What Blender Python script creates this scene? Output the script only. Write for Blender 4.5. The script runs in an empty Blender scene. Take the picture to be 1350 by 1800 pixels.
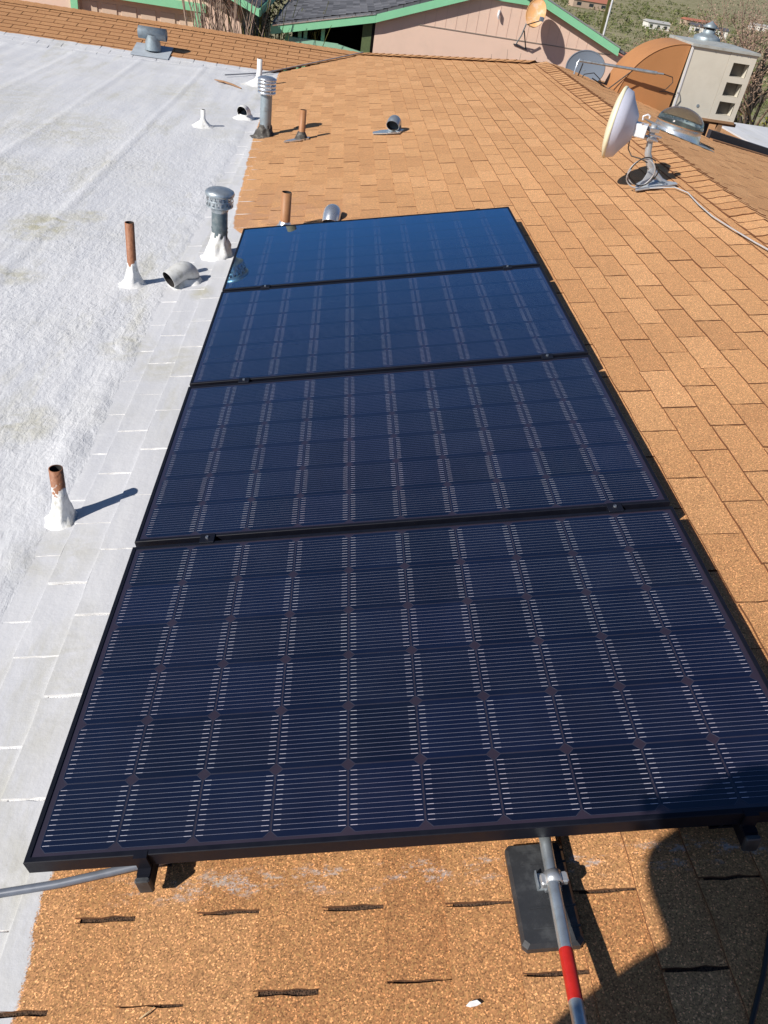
import bpy, math, random, colorsys
from mathutils import Vector, Matrix, noise
R = math.radians
rnd = random.Random(7)
S = bpy.context.scene
COL = S.collection

# ------------------------------------------------------------------ camera, sky, sun, exposure
CAM = Vector((0.50724, -0.83627, 1.63811))
RX = Vector((0.99022, -0.03399, 0.13530)); RY = Vector((0.08636, -0.61231, -0.78588)); RZ = Vector((0.10956, 0.78988, -0.60339))
cd = bpy.data.cameras.new('camera'); cam = bpy.data.objects.new('camera', cd); COL.objects.link(cam)
mw = Matrix.Identity(4)
for i in range(3):
    mw[i][0] = RX[i]; mw[i][1] = -RY[i]; mw[i][2] = -RZ[i]; mw[i][3] = CAM[i]
cam.matrix_world = mw
cd.sensor_fit = 'VERTICAL'; cd.sensor_height = 24.0; cd.lens = 24.0 * 1345.2 / 1800.0
cd.clip_start = 0.03; cd.clip_end = 9000
S.camera = cam

SUN_AZ, SUN_EL = 236.0, 35.0            # where the sun stands: degrees clockwise from +Y, degrees up
w = bpy.data.worlds.new("World"); S.world = w; w.use_nodes = True
wn = w.node_tree.nodes; wl = w.node_tree.links
sky = wn.new('ShaderNodeTexSky'); sky.sky_type = 'NISHITA'; sky.sun_disc = False
sky.sun_elevation = R(SUN_EL); sky.sun_rotation = R(SUN_AZ); sky.altitude = 800; sky.dust_density = 0.3; sky.ozone_density = 6.0
wl.new(sky.outputs[0], wn['Background'].inputs[0]); wn['Background'].inputs[1].default_value = 0.062
sd = bpy.data.lights.new('sun', 'SUN'); sd.energy = 5.0; sd.angle = R(0.53); sd.color = (1.0, 0.93, 0.84)
so = bpy.data.objects.new('sun', sd); COL.objects.link(so)
tosun = Vector((math.sin(R(SUN_AZ)) * math.cos(R(SUN_EL)), math.cos(R(SUN_AZ)) * math.cos(R(SUN_EL)), math.sin(R(SUN_EL))))
so.rotation_euler = tosun.to_track_quat('Z', 'Y').to_euler(); so.location = (-20, -8, 14)
S.view_settings.view_transform = 'Standard'; S.view_settings.look = 'None'; S.view_settings.gamma = 1
S.view_settings.exposure = 0.20
S.view_settings.use_curve_mapping = False

def seen(P, m=40):
    """pixel position in a 1350x1800 frame, only used to rank repeats by how large the camera sees them"""
    q = Vector(P) - CAM; z = q.dot(RZ)
    if z < 0.1: return None
    x = 675 + 1345.2 * q.dot(RX) / z; y = 900 + 1345.2 * q.dot(RY) / z
    if -m < x < 1350 + m and -m < y < 1800 + m: return x, y, z
    return None

# ------------------------------------------------------------------ material helpers
class N:
    def __init__(s, name):
        s.m = bpy.data.materials.new(name); s.m.use_nodes = True
        s.t = s.m.node_tree; s.n = s.t.nodes; s.b = s.n['Principled BSDF']; s.out = s.n['Material Output']
    def new(s, typ, **kw):
        k = s.n.new(typ)
        for a, v in kw.items(): setattr(k, a, v)
        return k
    def link(s, a, b): s.t.links.new(a, b)
    def pos(s): return s.new('ShaderNodeNewGeometry').outputs['Position']
    def obj(s): return s.new('ShaderNodeTexCoord').outputs['Object']
    def val(s, v, inp):
        if isinstance(v, (int, float)): inp.default_value = v
        elif isinstance(v, tuple): inp.default_value = v if len(v) == len(inp.default_value) else (*v, 1)
        else: s.link(v, inp)
    def math(s, op, a, b=0.0, c=None, clamp=False):
        k = s.new('ShaderNodeMath', operation=op); k.use_clamp = clamp
        s.val(a, k.inputs[0]); s.val(b, k.inputs[1])
        if c is not None: s.val(c, k.inputs[2])
        return k.outputs[0]
    def noise(s, vec, scale, detail=3, rough=0.5, dist=0.0):
        k = s.new('ShaderNodeTexNoise'); s.link(vec, k.inputs['Vector'])
        k.inputs['Scale'].default_value = scale; k.inputs['Detail'].default_value = detail
        k.inputs['Roughness'].default_value = rough; k.inputs['Distortion'].default_value = dist
        return k.outputs['Fac']
    def voro(s, vec, scale, out='Color', feature='F1'):
        k = s.new('ShaderNodeTexVoronoi', feature=feature); s.link(vec, k.inputs['Vector']); k.inputs['Scale'].default_value = scale
        return k.outputs[out]
    def ramp(s, fac, stops):
        k = s.new('ShaderNodeValToRGB'); s.link(fac, k.inputs[0]); e = k.color_ramp.elements
        while len(e) < len(stops): e.new(0.5)
        for i, (p, c) in enumerate(stops):
            e[i].position = p; e[i].color = (*c, 1) if isinstance(c, tuple) else (c, c, c, 1)
        return k.outputs[0]
    def mix(s, fac, a, b, mode='MIX'):
        k = s.new('ShaderNodeMix', data_type='RGBA', blend_type=mode)
        s.val(fac, k.inputs[0]); s.val(a, k.inputs[6]); s.val(b, k.inputs[7]); return k.outputs[2]
    def range(s, v, a, b, c=0.0, d=1.0, smooth=False):
        k = s.new('ShaderNodeMapRange')
        if smooth: k.interpolation_type = 'SMOOTHSTEP'
        s.val(v, k.inputs[0])
        for i, x in enumerate((a, b, c, d)): k.inputs[i + 1].default_value = x
        return k.outputs[0]
    def sep(s, v):
        k = s.new('ShaderNodeSeparateXYZ'); s.link(v, k.inputs[0]); return k.outputs
    def scale(s, v, sc):
        k = s.new('ShaderNodeMapping'); s.link(v, k.inputs[0]); k.inputs['Scale'].default_value = sc; return k.outputs[0]
    def bump(s, h, strength, dist, normal=None):
        k = s.new('ShaderNodeBump'); k.inputs['Strength'].default_value = strength; k.inputs['Distance'].default_value = dist
        s.link(h, k.inputs['Height'])
        if normal is not None: s.link(normal, k.inputs['Normal'])
        return k.outputs[0]
    def fin(s, color=None, rough=0.6, metal=0.0, normal=None, coat=0.0, spec=None):
        if color is not None: s.val(color, s.b.inputs['Base Color'])
        s.val(rough, s.b.inputs['Roughness']); s.val(metal, s.b.inputs['Metallic'])
        if normal is not None: s.link(normal, s.b.inputs['Normal'])
        s.b.inputs['Coat Weight'].default_value = coat; s.b.inputs['Coat Roughness'].default_value = 0.03
        if spec is not None: s.b.inputs['Specular IOR Level'].default_value = spec
        return s.m

def plain(name, col, rough=0.6, metal=0.0, var=0.12, scale=30, bump=0.0, bscale=200, world=True, coat=0.0, dirt=None, dirtscale=6):
    k = N(name); p = k.pos() if world else k.obj()
    f = k.noise(p, scale, 4, 0.6)
    c = k.mix(f, tuple(x * (1 - var) for x in col), tuple(min(1, x * (1 + var)) for x in col))
    if dirt: c = k.mix(k.range(k.noise(p, dirtscale, 5, 0.65), 0.5, 0.72), c, dirt)
    nm = k.bump(k.noise(p, bscale, 3), bump, 0.003) if bump else None
    rr = k.range(f, 0.3, 0.7, max(0.02, rough - 0.07), min(1, rough + 0.07))
    return k.fin(c, rr, metal, nm, coat)

SA, CA = math.sin(R(11.8)), math.cos(R(11.8))

def coat_white(k, p):
    """weathered white elastomeric coating; returns colour, bump height pieces"""
    base = k.mix(k.noise(p, 2.5, 5, 0.6), (0.555, 0.575, 0.615), (0.655, 0.67, 0.70))
    base = k.mix(k.math('MULTIPLY', k.range(k.noise(k.scale(p, (7, .5, 1)), 1.0, 5, .65), .42, .62), .5), base, (.75, .76, .77))
    # dirty ponding stains with shapes of their own
    xyz = k.sep(p); st = None
    for (bx, by, rx, ry, a) in [(-1.33, 4.35, .22, .30, .75), (-1.12, 4.62, .14, .16, .6), (-1.28, 3.5, .22, .14, .6), (-.66, 1.96, .13, .17, .55), (-.42, 2.75, .14, .16, .45),
                                (-1.9, 7.0, .5, .7, .40), (-1.3, 9.3, .35, .5, .35), (-.9, 8.6, .3, .4, .3), (-2.8, 8.0, .5, .8, .3), (-2.0, 5.4, .4, .5, .4), (-.18, 2.55, .16, .2, .35), (-.3, 1.15, .16, .16, .3), (-.15, 3.42, .07, .1, .55), (-.12, .6, .09, .3, .3)]:
        dx = k.math('DIVIDE', k.math('SUBTRACT', xyz[0], bx), rx); dy = k.math('DIVIDE', k.math('SUBTRACT', xyz[1], by), ry)
        d = k.math('ADD', k.math('MULTIPLY', dx, dx), k.math('MULTIPLY', dy, dy))
        e = k.range(d, 0.0, 1.6, a, 0.0, True)
        st = e if st is None else k.math('MAXIMUM', st, e)
    n1 = k.noise(p, 9, 6, 0.65, 0.6)
    st = k.math('MULTIPLY', st, k.range(n1, 0.36, 0.62))
    wide = k.math('MULTIPLY', k.range(k.noise(p, 0.9, 5, 0.6), 0.48, 0.75), 0.33)
    streak = k.math('MULTIPLY', k.range(k.noise(k.scale(p, (2.2, .55, 1)), 1.6, 6, .7), .53, .70), .42)
    st = k.math('MAXIMUM', st, streak)
    st = k.math('MAXIMUM', st, k.math('MULTIPLY', wide, k.range(k.noise(p, 6, 5, .7), .35, .7)))
    c = k.mix(k.math('MULTIPLY', st, 1.25, clamp=True), base, (0.46, 0.445, 0.325))
    speck = k.range(k.noise(p, 38, 3, 0.6), 0.70, 0.78)
    c = k.mix(k.math('MULTIPLY', speck, k.range(k.noise(p, 2, 2), .5, .7)), c, (0.40, 0.36, 0.28))
    c = k.mix(k.math('MULTIPLY', k.range(k.noise(p, 4.5, 5, .7), .62, .72), .5), c, (.80, .82, .84))
    return c

def shingle_mat(name, mode):
    k = N(name); p = k.pos(); xyz = k.sep(p)
    oi = k.new('ShaderNodeObjectInfo').outputs['Random']; ri = k.new('ShaderNodeNewGeometry').outputs['Random Per Island']
    t = k.math('FRACT', k.math('ADD', oi, ri))
    tint = k.ramp(t, [(0.0, (.38, .176, .074)), (0.35, (.43, .209, .090)), (0.7, (.47, .237, .105)), (1.0, (.525, .275, .130))])
    if mode == 'wing': tint = k.mix(0.62, tint, (.255, .100, .040))
    # granules
    g = k.voro(p, 370); gs = k.new('ShaderNodeSeparateColor'); k.link(g, gs.inputs[0])
    gr = k.ramp(gs.outputs[0], [(0.0, .40), (0.18, .68), (0.5, .98), (0.8, 1.18), (0.93, 1.9), (1.0, 2.9)])
    c = k.mix(1.0, tint, gr, 'MULTIPLY')
    yel = k.range(gs.outputs[1], 0.62, 1.0); c = k.mix(k.math('MULTIPLY', yel, 0.55), c, (.62, .38, .15))
    c = k.mix(k.range(k.noise(p, 0.8, 4, .6), .40, .68, 0, .35), c, k.mix(1.0, c, (1.25, 1.22, 1.2), 'MULTIPLY'))
    c = k.mix(k.range(k.noise(k.scale(p, (.6, 2.0, 1)), 1.4, 5, .7), .50, .72, 0, .38), c, k.mix(1.0, c, (.74, .68, .64), 'MULTIPLY'))
    c = k.mix(k.range(k.noise(p, 7, 5, .7), .55, .78, 0, .40), c, k.mix(1.0, c, (.68, .64, .62), 'MULTIPLY'))
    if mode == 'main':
        near_dark = k.math('ADD', xyz[1], k.math('MULTIPLY', k.math('SUBTRACT', k.noise(p, 2.2, 5, .6), .5), 1.1))
        c = k.mix(k.range(near_dark, .15, .55, 1, 0), c, k.mix(1.0, c, (.88, .86, .82), 'MULTIPLY'))  # shading of the near shingles put into the colour, darker towards the front
        u = k.math('ADD', k.math('MULTIPLY', xyz[0], CA), k.math('MULTIPLY', xyz[2], SA))
        u = k.math('ADD', u, -0.024)
        # dusty greyish area near the flue
        dx = k.math('SUBTRACT', xyz[0], 0.1); dy = k.math('MULTIPLY', k.math('SUBTRACT', xyz[1], 4.75), .8)
        dd = k.math('SQRT', k.math('ADD', k.math('MULTIPLY', dx, dx), k.math('MULTIPLY', dy, dy)))
        c = k.mix(k.math('MULTIPLY', k.range(dd, .15, .8, .55, 0), k.range(k.noise(p, 11, 4), .35, .6)), c, (.33, .17, .12))
        # edge of the white paint
        stops = [(-3, .05), (-.6, .03), (-.24, -.002), (-.03, -.018), (1.2, -.05), (4.3, -.055), (4.42, -.07), (4.55, -.165), (5.2, -.21), (7.1, -.30), (9, -.34), (12.5, -.372)]
        rp = k.ramp(k.range(xyz[1], -3, 12.5), [((y + 3) / 15.5, (e + .5)) for y, e in stops])
        edge = k.math('SUBTRACT', rp, .5)
        edge = k.math('ADD', edge, k.math('MULTIPLY', k.math('SUBTRACT', k.noise(p, 9, 5, .6), .5), .05))
        edge = k.math('ADD', edge, k.math('MULTIPLY', k.math('SUBTRACT', gs.outputs[2], .5), .008))
        pm = k.range(k.math('SUBTRACT', u, edge), -.003, .003, 1, 0)
        # splashes of white paint along the array's near edge and a chip further down
        band = k.math('MULTIPLY', k.range(k.math('ABSOLUTE', k.math('ADD', xyz[1], .012)), .012, .04, 1, 0), k.range(xyz[0], .05, .35))
        sp = k.math('MULTIPLY', band, k.range(k.noise(k.scale(p, (1, 2.4, 1)), 14, 6, .8), .53, .62))
        sp = k.math('MULTIPLY', sp, k.range(k.noise(p, 160, 2), .32, .5))
        pm = k.math('MAXIMUM', pm, k.math('MULTIPLY', sp, .62))
    elif mode == 'wing':
        e = k.math('ADD', 11.38, k.math('MULTIPLY', k.math('SUBTRACT', k.noise(p, 5, 4, .6), .5), .10))
        pm = k.range(k.math('SUBTRACT', xyz[1], e), -.01, .01, 1, 0)
    if mode in ('main', 'wing'):
        c = k.mix(pm, c, k.mix(1.0, coat_white(k, p), (.86, .86, .87), 'MULTIPLY'))
        h = k.mix(pm, gs.outputs[0], k.noise(p, 60, 4, .6))
    else: h = gs.outputs[0]
    nm = k.bump(h, .55, .0022)
    nm = k.bump(k.noise(p, 14, 3), .35, .006, nm)
    k.val(k.math('MULTIPLY', k.math('SUBTRACT', 1.0, pm), .45) if mode != 'far' else .22, k.b.inputs['Sheen Weight']); k.b.inputs['Sheen Roughness'].default_value = .6; k.b.inputs['Sheen Tint'].default_value = (1, .62, .34, 1)
    return k.fin(c, .9, 0, nm, spec=.25)

M = {}
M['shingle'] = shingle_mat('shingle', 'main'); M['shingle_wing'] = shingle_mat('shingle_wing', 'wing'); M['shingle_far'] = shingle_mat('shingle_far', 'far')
def coating():
    k = N('roof_coating'); p = k.pos(); c = coat_white(k, p); xyz = k.sep(p)
    near = k.range(xyz[1], 5.5, 8.5, 1, .30)
    h1 = k.noise(k.scale(p, (1.25, .62, 1)), 26, 4, .55, 0.35); h2 = k.noise(p, 75, 3, .6)
    h = k.math('MULTIPLY', k.math('ADD', k.math('MULTIPLY', h1, .85), k.math('MULTIPLY', h2, .22)), k.math('MULTIPLY', near, k.range(k.noise(p, 1.3, 3), .35, .65, .65, 1.2)))
    c = k.mix(k.range(h1, .42, .55, .10, 0), c, (.58, .60, .63))
    nm = k.bump(h, .60, .018)
    return k.fin(c, .62, 0, nm, spec=.35)
M['coating'] = coating()
M['paint_mastic'] = plain('paint_mastic', (.76, .77, .77), .5, var=.08, scale=25, bump=.8, bscale=60, dirt=(.55, .54, .48), dirtscale=22)
def butt(name, c0, white=False):
    k = N(name); p = k.pos(); xyz = k.sep(p)
    f = k.noise(p, 150, 3); c = k.mix(f, tuple(x * .5 for x in c0), c0)
    if white:
        u = k.math('ADD', k.math('MULTIPLY', xyz[0], CA), k.math('MULTIPLY', xyz[2], SA))
        e = k.range(xyz[1], 4.3, 9, -.02, -.30)
        c = k.mix(k.range(k.math('SUBTRACT', u, e), -.03, .02, 1, 0), c, (.80, .80, .80))
    else: c = k.mix(k.math('MULTIPLY', k.range(xyz[1], 11.37, 11.39, 1, 0), k.range(xyz[2], -.165, -.155, 1, 0)), c, (.62, .63, .65))
    return k.fin(c, .9, spec=.2)
M['butt'] = butt('shingle_edge', (.22, .105, .055), True); M['butt_far'] = butt('shingle_edge_far', (.20, .09, .045))
def deck(wing=False):
    k = N('roof_underlay'); p = k.pos(); xyz = k.sep(p)
    u = k.math('ADD', k.math('MULTIPLY', xyz[0], CA), k.math('MULTIPLY', xyz[2], SA))
    e = k.range(xyz[1], 4.3, 9, -.06, -.31)
    f = k.voro(p, 260, 'Distance'); c = k.mix(k.range(f, .1, .7), (.010, .009, .009), (.11, .066, .042)); c = k.mix(k.range(xyz[1], .1, .9), c, k.mix(f, (.10, .045, .022), (.20, .095, .045)))
    c = k.mix(k.range(xyz[1], 11.36, 11.40, 1, 0) if wing else k.range(k.math('SUBTRACT', u, e), -.02, .02, 1, 0), c, (.68, .69, .71))
    return k.fin(c, .95, 0, k.bump(f, .8, .003), spec=.2)
M['deck'] = deck(); M['deck_wing'] = deck(True)
M['galv'] = plain('galvanised_steel', (.50, .56, .60), .38, .75, var=.25, scale=28, dirt=(.36, .38, .38), dirtscale=16)
M['galv_pale'] = plain('pale_zinc', (.42, .47, .52), .6, .15, var=.2, scale=12)
M['galv_dull'] = plain('dull_zinc', (.30, .36, .40), .5, .45, var=.2, scale=20, dirt=(.22, .24, .25), dirtscale=12)
M['galv_bright'] = plain('bright_sheet_metal', (.72, .76, .80), .28, .85, var=.12, scale=18)
M['flue_grey'] = plain('flue_grey', (.13, .17, .19), .45, .3, var=.2, scale=18, dirt=(.25, .28, .29), dirtscale=20)
M['alu'] = plain('aluminium', (.75, .76, .78), .33, .9, var=.08)
M['tar'] = plain('tar', (.05, .045, .04), .7, 0, var=.5, scale=60, bump=.9, bscale=70, dirt=(.2, .19, .17), dirtscale=30)
M['black'] = plain('black_anodised', (.005, .006, .012), .5, 0, var=.2); M['black'].node_tree.nodes['Principled BSDF'].inputs['Specular IOR Level'].default_value = .25
M['blackplastic'] = plain('black_rubber', (.028, .030, .034), .48, 0, var=.3, scale=14, dirt=(.07, .075, .08), dirtscale=14, bump=.2, bscale=90)
M['dark_in'] = plain('dark_inside', (.02, .018, .017), .9)  # near-black colour carries the shade inside pipes, vents and the porch
M['white_metal'] = plain('white_painted_metal', (.72, .73, .76), .35, .1, var=.05)
M['mastgrey'] = plain('mast_grey', (.50, .54, .58), .4, .4, var=.1, dirt=(.36, .38, .40), dirtscale=30)
M['radome'] = plain('radome_grey', (.60, .62, .74), .45, 0, var=.04)
M['radome_face'] = plain('radome_cream', (.74, .70, .50), .5, 0, var=.05)
M['cable_black'] = plain('cable_black', (.02, .02, .02), .5)
M['cable_grey'] = plain('cable_grey', (.45, .46, .48), .5)
M['cable_mid'] = plain('weathered_cable', (.26, .27, .30), .6, 0, var=.2)
M['dry_blade'] = plain('dry_blade', (.62, .48, .28), .7)
M['reflector'] = plain('dark_reflector', (.10, .11, .10), .35, .5)
M['strap_grey'] = plain('grey_flex', (.14, .16, .20), .42, .1, var=.25, scale=40)
M['tan_duct'] = plain('duct_tan_paint', (.43, .20, .078), .6, 0, var=.08, scale=4, bump=.15, bscale=20)
M['cooler'] = plain('cooler_beige', (.62, .59, .51), .5, 0, var=.07, scale=5, dirt=(.56, .53, .45), dirtscale=3)
M['cooler_top'] = plain('cooler_lid', (.46, .48, .46), .5, .2, var=.12, scale=8, dirt=(.35, .34, .30), dirtscale=10)
M['cooler_in'] = plain('cooler_pad', (.17, .155, .13), .85, 0, var=.15, scale=60)
M['wood'] = plain('weathered_wood', (.30, .17, .09), .8, 0, var=.25, scale=20)
M['darkwood_shade'] = plain('dark_wood_and_shade', (.03, .032, .045), .7)  # dark legs and brace, also the strip painted as shade by the beam
M['rawwood'] = plain('brown_fascia', (.34, .17, .075), .75, var=.15)
M['stucco'] = plain('pink_stucco', (.78, .575, .465), .9, 0, var=.05, scale=3, bump=.35, bscale=35, dirt=(.70, .52, .42), dirtscale=1.3)
M['green'] = plain('mint_paint', (.25, .62, .37), .55, 0, var=.10, scale=5)
M['green_dk'] = plain('mint_paint_worn', (.30, .55, .40), .6, 0, var=.15, scale=9)
M['soffit'] = plain('soffit_brown', (.30, .25, .21), .8)
M['door'] = plain('garage_door_cream', (.66, .50, .38), .6, 0, var=.05)
M['glass_dark'] = plain('window_glass', (.03, .04, .05), .1)
def red_rust():
    k = N('rusty_pipe'); p = k.pos()
    c = k.mix(k.noise(p, 45, 5, .7), (.13, .045, .022), (.42, .20, .11))
    c = k.mix(k.range(k.noise(p, 90, 3), .56, .66), c, (.60, .50, .45))
    return k.fin(c, .65, .2, k.bump(k.noise(p, 120, 3), .5, .002))
M['rust'] = red_rust()
def rust_white(zc):
    """rusty pipe with the roof coating brushed up it as far as zc"""
    k = N('rusty_pipe_coated'); p = k.pos(); z = k.sep(p)[2]
    c = k.mix(k.noise(p, 45, 5, .7), (.15, .05, .025), (.44, .20, .10))
    e = k.math('ADD', k.math('SUBTRACT', z, zc), k.math('MULTIPLY', k.math('SUBTRACT', k.noise(p, 22, 4, .7), .5), .22))
    f = k.range(e, -.006, .008, 1, 0)
    c = k.mix(f, c, (.76, .77, .76))
    return k.fin(c, .6, 0, k.bump(k.noise(p, 80, 3), .7, .004))
M['tanpipe'] = plain('tan_painted_pipe', (.36, .17, .075), .55, 0, var=.25, scale=30, bump=.2)
M['orange'] = plain('orange_dish', (.62, .33, .13), .6, 0, var=.2, scale=7, dirt=(.66, .50, .38), dirtscale=8)
M['dishblue'] = plain('dish_grey', (.12, .15, .195), .85, 0, var=.12, scale=6)
M['redtape'] = plain('red_tape', (.45, .018, .012), .35, 0, var=.3, scale=60)
M['clamp'] = plain('zinc_clamp', (.62, .64, .66), .35, .7, var=.15)
M['chip'] = plain('paint_chip', (.8, .8, .8), .6)

def grey_shingles():
    k = N('grey_shingles'); p = k.pos()
    b = k.new('ShaderNodeTexBrick'); k.link(k.scale(p, (1, 1, 1)), b.inputs['Vector'])
    b.inputs['Scale'].default_value = 1; b.inputs['Brick Width'].default_value = .30; b.inputs['Row Height'].default_value = .13
    b.inputs['Color1'].default_value = (.085, .09, .105, 1); b.inputs['Color2'].default_value = (.16, .165, .185, 1); b.inputs['Mortar'].default_value = (.04, .04, .045, 1); b.inputs['Mortar Size'].default_value = .008
    c = k.mix(k.noise(p, 90, 3), k.mix(1, b.outputs['Color'], (.7, .7, .7), 'MULTIPLY'), b.outputs['Color'])
    return k.fin(c, .9, 0, k.bump(b.outputs['Fac'], .5, .01))
M['greyshingle'] = grey_shingles()

def cell_mat(name, col, rough=.35, metal=0.0, var=True):
    k = N(name); p = k.pos()
    oi = k.new('ShaderNodeObjectInfo').outputs['Random']
    c = col
    if var: c = k.mix(oi, tuple(x * .7 for x in col), tuple(x * 1.35 for x in col))
    c = k.mix(k.math('MULTIPLY', k.range(k.noise(p, 2.2, 3), .35, .7), .55), c, k.mix(1, c, (1.2, .95, 1.05), 'MULTIPLY'))
    c = k.mix(k.math('MULTIPLY', k.range(k.noise(p, 9, 2), .3, .7), .45), c, k.mix(1, c, (.45, .45, .5), 'MULTIPLY'))
    dust = k.range(k.noise(p, 5, 6, .7), .45, .8, 0, .010)
    c = k.mix(dust, c, (.5, .5, .5))
    k.fin(c, rough, metal, None, 1.0)
    # laminated glass over it, gloss tinted and boosted, standing in for deep blue sky
    k.b.inputs['Coat Weight'].default_value = 0
    g = k.new('ShaderNodeBsdfGlossy'); k.val(k.range(k.noise(p, 3.5, 6, .7), .40, .75, .010, .055), g.inputs['Roughness']); g.inputs['Color'].default_value = (.34, .70, 1.0, 1)
    fr = k.new('ShaderNodeFresnel'); fr.inputs['IOR'].default_value = 1.5; fq = k.math('MULTIPLY', k.math('POWER', fr.outputs[0], 1.5), 8.0, clamp=True)
    ms = k.new('ShaderNodeMixShader'); k.link(fq, ms.inputs[0]); k.link(k.b.outputs[0], ms.inputs[1]); k.link(g.outputs[0], ms.inputs[2]); k.link(ms.outputs[0], k.out.inputs['Surface'])
    return k.m
M['cell'] = cell_mat('silicon_cell', (.0026, .0048, .0185)); M['backsheet'] = cell_mat('black_backsheet', (.026, .018, .028), .5, 0, False)
M['wire'] = cell_mat('bus_wire', (.44, .46, .54), .40, .45, False); M['wire_end'] = cell_mat('bus_ribbon', (.76, .77, .84), .38, .3, False)
M['cell_edge'] = cell_mat('cell_outline', (.06, .065, .09), .4, .3, False)

# ------------------------------------------------------------------ geometry helpers
class MB:
    def __init__(s): s.v = []; s.f = []; s.mi = []; s.sm = []
    def add(s, vs, fs, mi=0, smooth=False):
        b = len(s.v); s.v += [tuple(v) for v in vs]; s.f += [tuple(i + b for i in f) for f in fs]; s.mi += [mi] * len(fs); s.sm += [smooth] * len(fs); return s
    def box(s, a, b, mi=0, mat=None):
        x0, y0, z0 = a; x1, y1, z1 = b
        vs = [(x0, y0, z0), (x1, y0, z0), (x1, y1, z0), (x0, y1, z0), (x0, y0, z1), (x1, y0, z1), (x1, y1, z1), (x0, y1, z1)]
        if mat is not None: vs = [mat @ Vector(v) for v in vs]
        return s.add(vs, [(0, 3, 2, 1), (4, 5, 6, 7), (0, 1, 5, 4), (1, 2, 6, 5), (2, 3, 7, 6), (3, 0, 4, 7)], mi)
    def bbox(s, a, b, r=.004, mi=0, mat=None):
        """box with chamfered vertical and top edges"""
        x0, y0, z0 = a; x1, y1, z1 = b
        def ring(i, z): return [(x0 + i + r, y0 + i, z), (x1 - i - r, y0 + i, z), (x1 - i, y0 + i + r, z), (x1 - i, y1 - i - r, z), (x1 - i - r, y1 - i, z), (x0 + i + r, y1 - i, z), (x0 + i, y1 - i - r, z), (x0 + i, y0 + i + r, z)]
        vs = ring(0, z0) + ring(0, z1 - r) + ring(r * .7, z1)
        if mat is not None: vs = [mat @ Vector(v) for v in vs]
        fs = [tuple(range(7, -1, -1)), tuple(range(16, 24))]
        for k in (0, 8):
            for i in range(8): j = (i + 1) % 8; fs.append((k + i, k + j, k + 8 + j, k + 8 + i))
        return s.add(vs, fs, mi)
    def tube(s, pts, r, n=10, mi=0, caps=True, smooth=True):
        pts = [Vector(p) for p in pts]; rr = r if isinstance(r, (list, tuple)) else [r] * len(pts)
        t0 = (pts[1] - pts[0]).normalized(); up = Vector((0, 0, 1)) if abs(t0.z) < .9 else Vector((1, 0, 0))
        a = t0.cross(up).normalized(); rings = []
        for i, p in enumerate(pts):
            t = ((pts[min(i + 1, len(pts) - 1)] - pts[max(i - 1, 0)])).normalized()
            a = (a - t * a.dot(t)).normalized(); b = t.cross(a)
            rings.append([p + (a * math.cos(2 * math.pi * k / n) + b * math.sin(2 * math.pi * k / n)) * rr[i] for k in range(n)])
        vs = [v for q in rings for v in q]; fs = []
        for i in range(len(pts) - 1):
            for k in range(n): j = (k + 1) % n; fs.append((i * n + k, i * n + j, (i + 1) * n + j, (i + 1) * n + k))
        s.add(vs, fs, mi, smooth)
        if caps:
            s.add(rings[0], [tuple(range(n - 1, -1, -1))], mi); s.add(rings[-1], [tuple(range(n))], mi)
        return s
    def lathe(s, prof, n=24, mi=0, mat=None, smooth=True, jit=0.0, seed=0):
        """prof: (radius, z) from bottom to top, turned about Z"""
        vs = []; fs = []
        for i, (r, z) in enumerate(prof):
            for k in range(n):
                a = 2 * math.pi * k / n; q = r
                if jit: q = r * (1 + jit * noise.noise(Vector((math.cos(a) * 2, math.sin(a) * 2, z * 18 + seed)))+ jit*.5*noise.noise(Vector((math.cos(a) * 6, math.sin(a) * 6, z * 50 + seed))))
                vs.append(Vector((q * math.cos(a), q * math.sin(a), z)))
        for i in range(len(prof) - 1):
            for k in range(n): j = (k + 1) % n; fs.append((i * n + k, i * n + j, (i + 1) * n + j, (i + 1) * n + k))
        if mat is not None: vs = [mat @ v for v in vs]
        return s.add(vs, fs, mi, smooth)
    def poly(s, pts, mi=0): return s.add(pts, [tuple(range(len(pts)))], mi)
    def prism(s, pts, vec, mi=0):
        n = len(pts); v = Vector(vec); a = [Vector(p) for p in pts]; b = [p + v for p in a]
        fs = [tuple(range(n - 1, -1, -1)), tuple(range(n, 2 * n))] + [(i, (i + 1) % n, n + (i + 1) % n, n + i) for i in range(n)]
        return s.add(a + b, fs, mi)
    def mesh(s, name, mats):
        me = bpy.data.meshes.new(name); me.from_pydata(s.v, [], s.f)
        for m in (mats if isinstance(mats, (list, tuple)) else [mats]): me.materials.append(m)
        me.polygons.foreach_set('material_index', s.mi); me.polygons.foreach_set('use_smooth', s.sm); me.update(); return me
    def build(s, name, mats, parent=None, **kw):
        o = link(name, s.mesh(name, mats), parent); tag(o, **kw); return o

def link(name, me, parent=None, mat=None):
    o = bpy.data.objects.new(name, me); COL.objects.link(o)
    if parent is not None: o.parent = parent
    if mat is not None: o.matrix_basis = mat
    return o
def tag(o, label=None, cat=None, group=None, kind=None):
    if label: o['label'] = label
    if cat: o['category'] = cat
    if group: o['group'] = group
    if kind: o['kind'] = kind
def thing(name, label, cat, loc=(0, 0, 0), rot=None, group=None):
    o = bpy.data.objects.new(name, None); COL.objects.link(o); o.location = loc; o.empty_display_size = .1
    if rot is not None: o.rotation_euler = rot
    tag(o, label, cat, group); return o
def world_part(mb, name, mats, root, **kw):
    """a part whose mesh is given in world coordinates under an unrotated root"""
    o = mb.build(name, mats, root, **kw)
    off = root.location.copy(); p = root.parent
    while p is not None: off += p.location; p = p.parent
    o.location = -off; return o

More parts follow.
